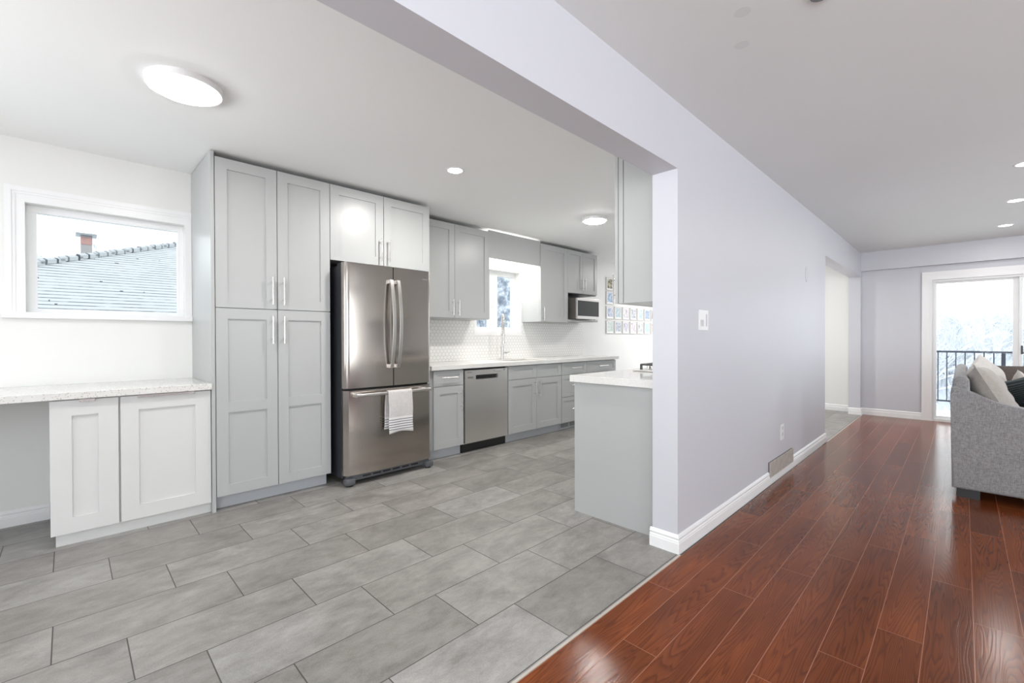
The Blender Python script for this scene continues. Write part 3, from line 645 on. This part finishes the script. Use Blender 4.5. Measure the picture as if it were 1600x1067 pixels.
# towel
bm = bmesh.new(); prof = []
for i in range(14): t = i / 13; prof.append((3.358 + .004 * math.sin(t * 3), .42 + (.715 - .42) * t))
for i in range(9): a = PI * i / 8; prof.append((3.335 + .0175 * math.cos(a), .722 + .0175 * math.sin(a)))
for i in range(18): t = i / 17; prof.append((3.3165 - .006 * math.sin(t * PI) - .004 * t, .715 - (.715 - .385) * t))
nx = 20; rows = []
for j, (y_, z_) in enumerate(prof):
    row = []
    for i in range(nx + 1):
        u = i / nx; back = j < 14; sag = max(0, .72 - z_) / .33
        x_ = 1.862 + (.225) * u + (-.018 if back else .0) * sag + .004 * math.sin(j * .5) * sag
        row.append(bm.verts.new((x_, y_ - .005 * sag * math.sin(u * PI * 2.3 + .6), z_ + (.012 * math.sin(u * PI * 1.1) * sag if not back else .0))))
    rows.append(row)
for a, b in zip(rows, rows[1:]):
    for i in range(nx): bm.faces.new((a[i], a[i + 1], b[i + 1], b[i]))
tw = obj('dish_towel', bm, 'towel', None, True); tag(tw, 'light grey tea towel with dark stripes hanging on the freezer handle', 'towel')
md = tw.modifiers.new('thickness', 'SOLIDIFY'); md.thickness = .003; md.offset = 1

# ------------------------------------------------------------------ peninsula along the partition
PX = 2.435
p = thing('peninsula_cabinet', 'light grey peninsula cabinet with plain end panel beside the wall end', 'cabinet', (4.2, 1.54, 0))
obj('end_panel', bx(PX, PX + .02, 1.2475, 1.853, 0, .872), 'cab', p)
obj('body', bx(PX + .02, 5.90, 1.237, 1.83, .10, .872), 'cab', p); obj('toe_kick', bx(PX + .02, 5.90, 1.76, 1.78, 0, .10), 'cabdark', p)
for i in range(6):
    a = PX + .025 + i * .573; bm = bmesh.new(); yb = 1.832
    box(bm, a, a + .568, yb, yb + .011, .105, .865)
    for q in ((a, a + .07, .105, .865), (a + .498, a + .568, .105, .865), (a + .07, a + .498, .105, .175), (a + .07, a + .498, .795, .865)): box(bm, q[0], q[1], yb + .011, yb + .02, q[2], q[3])
    obj('door', bm, 'cab', p)
bm = bmesh.new(); box(bm, 2.405, 5.93, 1.2375, 1.872, .876, .921, bev=.002)
tag(obj('peninsula_countertop', bm, 'quartz'), 'white quartz countertop on the peninsula behind the wall end', 'countertop')
p = thing('gas_cooktop', 'gas cooktop with black grates set on the peninsula counter', 'cooktop', (3.38, 1.52, .921))
bm = bmesh.new(); box(bm, 3.0, 3.76, 1.30, 1.745, .922, .934, bev=.004); obj('tray', bm, 'steelbar', p)
for cx_ in (3.20, 3.56):
    bm = bmesh.new()
    for yy in (1.33, 1.42, 1.51, 1.60, 1.69): tube(bm, [(cx_ - .165, yy, .972), (cx_ + .165, yy, .972)], .0075, 6)
    for xx in (cx_ - .165, cx_, cx_ + .165): tube(bm, [(xx, 1.33, .972), (xx, 1.69, .972)], .008, 6)
    for xx in (cx_ - .165, cx_ + .165):
        for yy in (1.33, 1.69): tube(bm, [(xx, yy, .934), (xx, yy, .974)], .009, 6)
    obj('grate', bm, 'black', p, True)
    for yy in (1.41, 1.61):
        bm = bmesh.new(); disc(bm, cx_, yy, .934, .950, .045, 20, .038); obj('burner', bm, 'black', p)
for i in range(4):
    bm = bmesh.new(); disc(bm, 3.21 + i * .11, 1.722, .934, .952, .014, 14); obj('knob', bm, 'chrome', p)
p = thing('wall_cabinet', 'grey wall cabinet hanging above the peninsula, seen edge-on by the wall end', 'cabinet', (3.0, 1.4, 1.385))
obj('body', bx(2.50, 3.50, 1.2365, 1.514, 1.39, 2.41), 'cab', p)
obj('face_frame', bx(2.50, 3.50, 1.519, 1.551, 1.39, 2.41), 'cab', p)
obj('frame_gap', bx(2.506, 3.494, 1.514, 1.519, 1.396, 2.40), 'black', p)
for a, b, h_ in ((2.50, 2.998, 2.528), (3.002, 3.50, 3.472)):
    bm = bmesh.new(); box(bm, a, b, 1.556, 1.567, 1.39, 2.41)
    for q in ((a, a + .07, 1.39, 2.41), (b - .07, b, 1.39, 2.41), (a + .07, b - .07, 1.39, 1.46), (a + .07, b - .07, 2.34, 2.41)): box(bm, q[0], q[1], 1.567, 1.577, q[2], q[3])
    d = obj('door', bm, 'cab', p); bm = bmesh.new(); tube(bm, [(h_, 1.609, 1.42), (h_, 1.609, 1.58)], .006, 10)
    for z in (1.45, 1.55): tube(bm, [(h_, 1.577, z), (h_, 1.609, z)], .005, 8)
    obj('handle', bm, 'chrome', d, True)

# ------------------------------------------------------------------ picture frames on the window wall
pics = {
 (0, 0): ('dark green and cream leafy picture', ((.04, .05, .03), (.22, .22, .16), (.75, .68, .52))),
 (0, 1): ('blue sea and sky picture', ((.12, .19, .30), (.36, .48, .66), (.66, .70, .76))),
 (0, 2): ('blue and white picture', ((.22, .28, .42), (.5, .56, .68), (.80, .82, .86))),
 (1, 2): ('green and blue landscape picture', ((.30, .42, .46), (.48, .60, .62), (.62, .72, .80))),
 (2, 2): ('pale picture with a dark streak', ((.36, .33, .38), (.72, .70, .72), (.80, .78, .80))),
 (3, 2): ('grey mountain picture', ((.26, .28, .32), (.50, .52, .56), (.75, .78, .82))),
 (4, 2): ('pale blue and green picture', ((.34, .46, .44), (.56, .68, .74), (.74, .80, .84))),
 (5, 2): ('blue skyline picture', ((.18, .24, .38), (.38, .46, .62), (.62, .66, .74))),
 (6, 2): ('dark brown and black picture', ((.03, .03, .03), (.22, .18, .14), (.70, .62, .52))),
 (0, 3): ('sage green picture', ((.44, .54, .52), (.56, .66, .62), (.72, .78, .76))),
 (1, 3): ('slate blue arch picture', ((.36, .40, .48), (.46, .50, .58), (.70, .72, .76))),
 (2, 3): ('violet grey picture', ((.38, .38, .46), (.58, .56, .64), (.76, .76, .80))),
 (3, 3): ('white picture with a red-violet band', ((.38, .16, .22), (.74, .72, .76), (.82, .80, .82))),
 (4, 3): ('white and grey building picture', ((.30, .32, .34), (.60, .62, .64), (.82, .83, .84))),
 (5, 3): ('turquoise blue picture', ((.36, .58, .68), (.50, .70, .78), (.64, .78, .84))),
 (6, 3): ('orange and coral picture', ((.55, .22, .16), (.78, .46, .36), (.84, .66, .56)))}
rowname = ['at the top of the column', 'second from the top of the column', 'in the upper long row', 'in the bottom row']
zt = [2.185, 1.952, 1.708, 1.462]
for (cx_, r_), (desc, cols) in pics.items():
    x0 = 6.37 + .252 * cx_; z1 = zt[r_]; z0 = z1 - .218; yw = 4.199
    p = thing('picture_frame', 'white framed ' + desc + ' ' + rowname[r_], 'picture', (x0 + .115, yw, z0), 'white picture frames on the far kitchen wall')
    bm = bmesh.new()
    for q in ((x0, x0 + .012, z0, z1), (x0 + .218, x0 + .23, z0, z1), (x0 + .012, x0 + .218, z0, z0 + .012), (x0 + .012, x0 + .218, z1 - .012, z1)): box(bm, q[0], q[1], yw - .018, yw, q[2], q[3])
    obj('frame', bm, 'framew', p); obj('mat_board', bx(x0 + .012, x0 + .218, yw - .010, yw, z0 + .012, z1 - .012), 'white_plastic', p)
    obj('picture', bx(x0 + .040, x0 + .195, yw - .0115, yw - .0101, z0 + .036, z1 - .026), picture('print_' + desc.replace(' ', '_'), cols, cx_ + 7 * r_), p)

# ------------------------------------------------------------------ fittings on the partition
yw = YP0
p = thing('light_switch', 'white dimmer light switch plate on the lavender wall near its end', 'switch', (2.675, yw, 1.275))
bm = bmesh.new(); box(bm, 2.610, 2.742, yw - .006, yw, 1.214, 1.333, bev=.002); obj('plate', bm, 'white_plastic', p)
obj('slider_track', bx(2.705, 2.722, yw - .0075, yw - .006, 1.238, 1.31), 'offgrey', p); bm = bmesh.new(); box(bm, 2.632, 2.662, yw - .012, yw - .006, 1.238, 1.275, bev=.002); obj('rocker', bm, 'offgrey', p)
p = thing('wall_outlet', 'white electrical outlet low on the lavender wall above the air grille', 'outlet', (4.32, yw, .36))
bm = bmesh.new(); box(bm, 4.275, 4.368, yw - .006, yw, .298, .43, bev=.002); obj('plate', bm, 'white_plastic', p)
bm = bmesh.new()
for z in (.335, .385): box(bm, 4.305, 4.338, yw - .0072, yw - .006, z, z + .026)
obj('socket', bm, 'offgrey', p)
M['grille'] = plain('weathered_metal_grille', (.50, .46, .42), .55, 0, .3, 25); M['grilledark'] = plain('dark_grille_recess', (.16, .14, .125), .8)
p = thing('air_grille', 'grey-brown slatted return air grille cut into the baseboard', 'vent', ((VX0 + VX1) / 2, yw, .10))
g_ = bmesh.new(); box(g_, VX0, VX1, yw - .010, yw, .057, .175); bk_ = obj('backing', g_, 'grilledark', p); bm = bmesh.new(); nn = 64
for i in range(nn):
    a = VX0 + .008 + (VX1 - VX0 - .016) * i / nn; box(bm, a, a + .006 + .002 * random.random(), yw - .016, yw - .010, .060, .172)
s_ = obj('slats', bm, 'grille', p); s_['kind'] = 'stuff'
bm = bmesh.new(); box(bm, VX0, VX1, yw - .018, yw - .010, .170, .175); box(bm, VX0, VX1, yw - .018, yw - .010, .057, .061); box(bm, VX0, VX0 + .008, yw - .018, yw - .010, .061, .170); box(bm, VX1 - .008, VX1, yw - .018, yw - .010, .061, .170); obj('rim', bm, 'grille', p)
bm = bmesh.new(); prism(bm, [(5.17 + .06 * math.cos(2 * PI * i / 28), 1.79 + .075 * math.sin(2 * PI * i / 28)) for i in range(28)], 'y', yw - .004, yw)  # thin oval standing for a faint grey blotch on the wall
M['patch'] = paint('grey_wall_blotch', (.60, .605, .64), .5, 100, .05, .02)
tag(obj('wall_blotch', bm, 'patch', None), 'faint grey oval cover on the lavender wall near the far opening', 'blotch')

# ------------------------------------------------------------------ ceiling lamps and ceiling discs
def lampdisk(name, x, y, z, r, watts, col=(1, .97, .93)):
    l = bpy.data.lights.new(name, 'AREA'); l.shape = 'DISK'; l.size = 2 * r; l.energy = watts; l.color = col
    o = bpy.data.objects.new(name, l); COL.objects.link(o); o.location = (x, y, z); return o
def flush(x, y, r, watts, label, mat='lamp'):
    p = thing('ceiling_light', label, 'ceiling light', (x, y, CE))
    bm = bmesh.new(); ringdisc(bm, x, y, CE - .028, CE, r - .022, r); obj('frame', bm, 'trim', p, True)
    bm = bmesh.new(); R0 = r - .023; seg = [(R0, CE - .004), (R0, CE - .030), (R0 - .010, CE - .038), (R0 * .6, CE - .044), (.002, CE - .046)]
    rings = [[bm.verts.new((x + q * math.cos(2 * PI * i / 48), y + q * math.sin(2 * PI * i / 48), z)) for i in range(48)] for q, z in seg]
    for A, B in zip(rings, rings[1:]):
        for i in range(48): bm.faces.new((A[i], A[(i + 1) % 48], B[(i + 1) % 48], B[i]))
    bm.faces.new(rings[0]); bm.faces.new(rings[-1]); obj('diffuser', bm, mat, p, True)
def pot(x, y, label, watts=14, group=None, r=.055):
    p = thing('recessed_light', label, 'ceiling light', (x, y, CE), group)
    bm = bmesh.new(); ringdisc(bm, x, y, CE - .004, CE, r, r + .016, 36); obj('trim_ring', bm, 'trim', p, True)
    bm = bmesh.new(); disc(bm, x, y, CE - .003, CE - .0005, r - .001, 36); obj('lamp', bm, 'lampwarm', p)
    lampdisk('lamp_glow', x, y, CE - .006, r, watts)
flush(.425, 2.745, .163, 24, 'large round flush ceiling light nearest the camera in the kitchen')
pot(2.087, 2.709, 'small recessed kitchen ceiling light in front of the fridge', 26)
flush(3.99, 2.765, .135, 22, 'round flush ceiling light at the far end of the kitchen', 'lampfar')
pot(3.9, 4.03, 'recessed light tucked behind the valance board above the sink window', 16)
pot(7.58, -.335, 'recessed living room ceiling light closest to the balcony door', 7, 'living room recessed lights')
pot(6.27, -.345, 'middle recessed living room ceiling light of the three in a row', 7, 'living room recessed lights')
pot(4.99, -.325, 'recessed living room ceiling light at the right edge, nearest the camera', 7, 'living room recessed lights')
pot(7.4, 2.75, 'unseen recessed light added beyond the kitchen to warm its far wall', 30)  # hidden lamp put in to warm the far kitchen wall
for o_, l_ in (((2.085, .681), 'faint round patch on the living room ceiling, lower of the two'), ((1.878, .611), 'faint round patch on the living room ceiling, upper of the two')):
    bm = bmesh.new(); disc(bm, o_[0], o_[1], CE - .0004, CE, .030, 28); M['cpatch'] = M.get('cpatch') or paint('dull_ceiling_patch', (.73, .755, .75), .8, 100, .04, .01)
    tag(obj('ceiling_patch', bm, 'cpatch'), l_, 'blotch')  # thin disc standing for a faint spot on the ceiling
bm = bmesh.new(); disc(bm, 1.975, .372, CE - .012, CE, .035, 28); tag(obj('ceiling_fixture', bm, 'midgrey'), 'small dark round fixture on the ceiling at the top edge of the view', 'fixture')

# ------------------------------------------------------------------ sofa with pillows
SX, SXE = 4.60, 6.75
p = thing('sofa', 'light grey upholstered sofa with a sloping arm, right side of the living room', 'sofa', (5.67, -.42, 0))
prof = [(.055, .065), (.062, .50), (.066, .74), (.060, .800), (.035, .800), (-.01, .784), (-.06, .762), (-.11, .735), (-.17, .708), (-.24, .688), (-.32, .672), (-.45, .655), (-.62, .643), (-.84, .635), (-.90, .62), (-.925, .58), (-.93, .065)]
for a, b in ((SX, SX + .15), (SXE - .15, SXE)):
    bm = bmesh.new(); prism(bm, prof, 'x', a, b)
    es = [e for e in bm.edges if (abs(e.verts[0].co.x - a) < 1e-5 and abs(e.verts[1].co.x - a) < 1e-5) or (abs(e.verts[0].co.x - b) < 1e-5 and abs(e.verts[1].co.x - b) < 1e-5)]
    bmesh.ops.bevel(bm, geom=es, offset=.022, segments=4, affect='EDGES', profile=.5); ar = obj('armrest', bm, 'sofa', p, True)
    bm = bmesh.new(); xx = a + .012 if a == SX else b - .012; tube(bm, [(xx, y_, z_ - .002) for y_, z_ in prof[3:15]], .007, 8); obj('piping', bm, 'sofa', ar, True)
bprof = [(.050, .30), (.058, .78), (.054, .845), (.040, .875), (.012, .888), (-.018, .88), (-.035, .85), (-.05, .45), (-.05, .30)]
bm = bmesh.new(); prism(bm, bprof, 'x', SX + .03, SXE - .03); es = [e for e in bm.edges if abs(e.verts[0].co.x - e.verts[1].co.x) < 1e-5]
bmesh.ops.bevel(bm, geom=es, offset=.02, segments=3, affect='EDGES', profile=.5); obj('backrest', bm, 'sofa', p, True)
obj('seat_base', bx(SX + .14, SXE - .14, -.90, .04, .07, .32, bev=.01), 'sofa', p)
for a in (SX + .155, SX + .155 + .925):
    obj('seat_cushion', bx(a, a + .915, -.93, -.055, .321, .47, bev=.04), 'sofa', p, True)
for xx in (SX + .03, SXE - .15):
    for yy in (-.03, -.87): obj('leg', bx(xx, xx + .12, yy - .06, yy + .06, 0, .066), 'black', p)
def pillow(name, mat, size, center, rot, label, seed=0, puff=.5):
    W_, H_, T_ = size; bm = bmesh.new(); n = 26; rnd = random.Random(seed); ph = [rnd.random() * 6 for _ in range(6)]
    top = {}; bot = {}
    for i in range(n + 1):
        for j in range(n + 1):
            u = i / n * 2 - 1; v = j / n * 2 - 1
            t = (max(0, 1 - abs(u) ** 2.3) * max(0, 1 - abs(v) ** 2.3)) ** puff
            pin = 1 - .07 * (1 - abs(v) ** 2) * abs(u) ** 3; pin2 = 1 - .07 * (1 - abs(u) ** 2) * abs(v) ** 3
            wr = .006 * math.sin(5 * u + 3 * v + ph[0]) * t + .005 * math.sin(9 * v - 4 * u + ph[1]) * t + .005 * math.sin(12 * u * v + ph[2]) * t
            x_, y_ = u * W_ / 2 * pin, v * H_ / 2 * pin2
            e = i in (0, n) or j in (0, n)
            top[i, j] = bm.verts.new((x_, y_, T_ / 2 * t + wr)); bot[i, j] = top[i, j] if e else bm.verts.new((x_, y_, -T_ / 2 * t + wr * .5))
            if e: top[i, j].co.z = 0
    for i in range(n):
        for j in range(n):
            bm.faces.new((top[i, j], top[i + 1, j], top[i + 1, j + 1], top[i, j + 1])); bm.faces.new((bot[i, j], bot[i, j + 1], bot[i + 1, j + 1], bot[i + 1, j]))
    o = obj(name, bm, mat, None, True); o.rotation_euler = rot; o.location = center; tag(o, label, 'pillow'); return o
R_ = math.radians
pillow('throw_pillow', 'cushion', (.62, .46, .20), (4.98, -.150, .735), (R_(64), R_(3), R_(2)), 'large beige linen back pillow nearest the camera on the grey sofa', 1)
pillow('throw_pillow', 'cushion2', (.60, .50, .20), (5.72, -.175, .745), (R_(70), R_(-6), R_(-4)), 'paler cream pillow peeking up behind the large beige one', 2)
pillow('throw_pillow', 'brown', (.62, .44, .24), (6.28, -.40, .70), (R_(74), 0, R_(-58)), 'dark brown pillow at the far end of the grey sofa', 3)
pillow('throw_pillow', 'teal', (.50, .42, .17), (5.30, -.42, .70), (R_(44), R_(14), R_(24)), 'dark teal ribbed pillow on the sofa seat at the right edge', 4)
pillow('throw_pillow', 'cushion2', (.28, .28, .10), (5.62, -.36, .71), (R_(70), R_(40), R_(12)), 'small white pillow corner showing behind the teal ribbed pillow', 5)

# ------------------------------------------------------------------ outside: balcony, railing, trees, neighbour's roof
bm = bmesh.new(); box(bm, XF + .13, 10.05, -3.2, 1.6, -.14, -.06); tag(obj('balcony_deck', bm, 'offgrey'), 'narrow balcony deck outside the sliding door', 'deck')
bm = bmesh.new(); box(bm, XF + .13, 10.02, -3.2, 1.6, -.06, -.01, bev=.02); tag(obj('snow_layer', bm, 'snow'), 'white snow lying on the balcony deck', 'snow', None, 'stuff')
p = thing('balcony_railing', 'black iron balcony railing with thin balusters outside the sliding door', 'railing', (9.9, -.8, -.06))
obj('top_rail', bx(9.875, 9.925, -3.2, 1.6, .925, .955), 'iron', p); obj('bottom_rail', bx(9.885, 9.915, -3.2, 1.6, .145, .17), 'iron', p)
k = 0; y_ = 1.5
while y_ > -3.1:
    post_ = k % 8 == 6 if False else abs(y_ + .405) < .03 or abs(y_ - 1.155) < .03 or abs(y_ + 1.965) < .03
    if not post_: obj('baluster', bx(9.893, 9.907, y_ - .007, y_ + .007, .17, .925), 'iron', p)
    y_ -= .078 if False else .1015; k += 1
for yy in (1.14, -.425, -1.95): obj('post', bx(9.88, 9.92, yy - .022, yy + .022, -.01, .925), 'iron', p)

def tree_bm(seed, h, spread, levels=5):
    rnd = random.Random(seed); bm = bmesh.new()
    def grow(a, d, L, r, lv):
        mid = a + d * L * .5 + Vector((rnd.uniform(-1, 1), rnd.uniform(-1, 1), 0)) * L * .05; b = a + d * L
        tube(bm, [a, mid, b], [r, r * .85, r * .7], 4 if lv < 3 else 5, cap=False)
        if lv == 0: return
        for _ in range(3 if lv < 4 else 4):
            nd_ = (d + Vector((rnd.uniform(-1, 1), rnd.uniform(-1, 1), rnd.uniform(-.25, .7))) * spread).normalized()
            st = a.lerp(b, rnd.uniform(.55, 1)); grow(st, nd_, L * rnd.uniform(.6, .8), r * .6, lv - 1)
    grow(Vector((0, 0, 0)), Vector((0, 0, 1)), h * .3, h * .018, levels); return bm
tb = [tree_bm(s, 1, .85) for s in (11, 12, 13)]
protos = []
for b in tb:
    me = bpy.data.meshes.new('bare_tree'); b.to_mesh(me); b.free(); me.materials.append(M['bark']); protos.append(me)
rnd = random.Random(5); GZ = -3.2
for i, (X, Y, h) in enumerate([(19, 1.4, 7.2), (21, .2, 6.6), (24, -1.0, 7.6), (20, -1.9, 6.4), (28, 1.9, 8.4), (27, .6, 7.8), (30, -.6, 8.6), (26, -2.6, 7.8), (34, 1.0, 9.0), (36, -2.0, 9.4), (33, 3.2, 8.6), (23, 2.6, 7.0), (40, -.4, 9.6), (38, -4, 9.6), (25, -4.4, 7.4)]):
    o = bpy.data.objects.new('bare_tree', protos[i % 3]); COL.objects.link(o); o.location = (X, Y, GZ); o.scale = (h * 1.15, h * 1.15, h * .92); o.rotation_euler = (0, 0, rnd.random() * 6)
    tag(o, 'bare snowy tree in the pale line of trees beyond the balcony', 'tree', 'bare trees beyond the balcony')
for i, (X, Y, h, s) in enumerate([(-1.9, 20.5, 12.5, 1.3), (-6.6, 21.5, 13, .2)]):
    o = bpy.data.objects.new('bare_tree', protos[i]); COL.objects.link(o); o.location = (X, Y, GZ); o.scale = (h, h, h * .9); o.rotation_euler = (0, 0, s)
    tag(o, ['bare tree whose branches reach into the left window view', 'bare tree further left behind the neighbouring roof'][i], 'tree')
bm = bmesh.new(); box(bm, 10.1, 120, -60, 60, GZ - .1, GZ); struct('ground', bm, 'snow'); bm = bmesh.new(); box(bm, -30, 10.1, 4.6, 60, GZ - .1, GZ); struct('ground.001', bm, 'snow')
bm = bmesh.new(); n = 40; A = []; B = []
for i in range(n + 1):
    y = 40 - 90 * i / n; z = 1.2 + 3.4 * math.exp(-((y + 8) / 11) ** 2) + .3 * math.sin(y * .7)
    A.append((y, z))
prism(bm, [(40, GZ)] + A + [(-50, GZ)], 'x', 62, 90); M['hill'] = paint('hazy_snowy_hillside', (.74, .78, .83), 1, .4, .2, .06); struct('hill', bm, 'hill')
# neighbour's hipped roof beyond the left window
p = thing('neighbouring_house', 'neighbouring house with a snow-dusted shingle roof seen through the left window', 'house', (3, 12, GZ))
def rz(y): return 1.7 + .45 * (y - 9)
bm = bmesh.new(); v = [bm.verts.new(q) for q in ((-3.0, 7.9, rz(7.9)), (5.2, 7.9, rz(7.9)), (5.2, 15.2, rz(15.2)), (4.6, 15.2, rz(15.2)))]
w2_ = [bm.verts.new((q.co.x, q.co.y, q.co.z - .12)) for q in v]; bm.faces.new(v); bm.faces.new(w2_[::-1])
for i in range(4): bm.faces.new((v[i], w2_[i], w2_[(i + 1) % 4], v[(i + 1) % 4]))
E_ = Vector((-.65, 10.35, rz(10.35)))
rf = obj('roof', bm, 'snowroof', p)
obj('wall', bx(-2.4, 5.1, 8.3, 15, GZ, 1.2), 'siding', p)
bm = bmesh.new(); a = Vector((-3.0, 7.9, rz(7.9) + .02)); b = Vector((4.6, 15.2, rz(15.2) + .02)); m_ = 34
for i in range(m_):
    q0 = a.lerp(b, i / m_); q1 = a.lerp(b, (i + 1.25) / m_) ; q0.z += .03; tube(bm, [q0, q1], .06, 6, .035)
obj('hip_cap', bm, 'snowroof', rf)
p2_ = obj('chimney', bx(.22, .41, 13.9, 14.1, 2.2, 3.50), 'stack', p); obj('chimney_collar', bx(.225, .405, 13.89, 14.11, 3.30, 3.46), 'brick', p2_); obj('chimney_cap', bx(.14, .49, 13.8, 14.2, 3.50, 3.54), 'midgrey', p2_)
# house and snowy evergreen beyond the sink window
p = thing('neighbouring_house', 'pale sided house seen through the sink window', 'house', (16, 18, GZ)); obj('wall', bx(13.5, 19, 16.5, 21, GZ, 4.4), 'siding', p)
for i, (X, Y, h, lab) in enumerate([(11.6, 12.4, 9.2, 'snow-laden evergreen just outside the sink window'), (8.6, 12.6, 6.6, 'snow-laden low evergreen left of the one in the sink window')]):
    p = thing('snowy_evergreen', lab, 'tree', (X, Y, GZ)); bm = bmesh.new(); rr = random.Random(i)
    bmesh.ops.create_icosphere(bm, subdivisions=5, radius=1)
    for v in bm.verts:
        q = v.co.copy(); k_ = (1 - q.z) / 2; r_ = (.25 + .75 * k_) * (1 + .13 * math.sin(q.z * 26 + 2 * math.sin(5 * math.atan2(q.y, q.x))) + .06 * math.sin(11 * q.x + 7 * q.y) + rr.uniform(-.06, .06))
        v.co = Vector((X + q.x * r_ * 1.5, Y + q.y * r_ * 1.5, GZ + .6 + (q.z + 1) / 2 * (h - .6)))
    obj('foliage', bm, 'frost', p); bm = bmesh.new(); tube(bm, [(X, Y, GZ), (X, Y, GZ + 1.2)], .12, 8); obj('trunk', bm, 'bark', p)
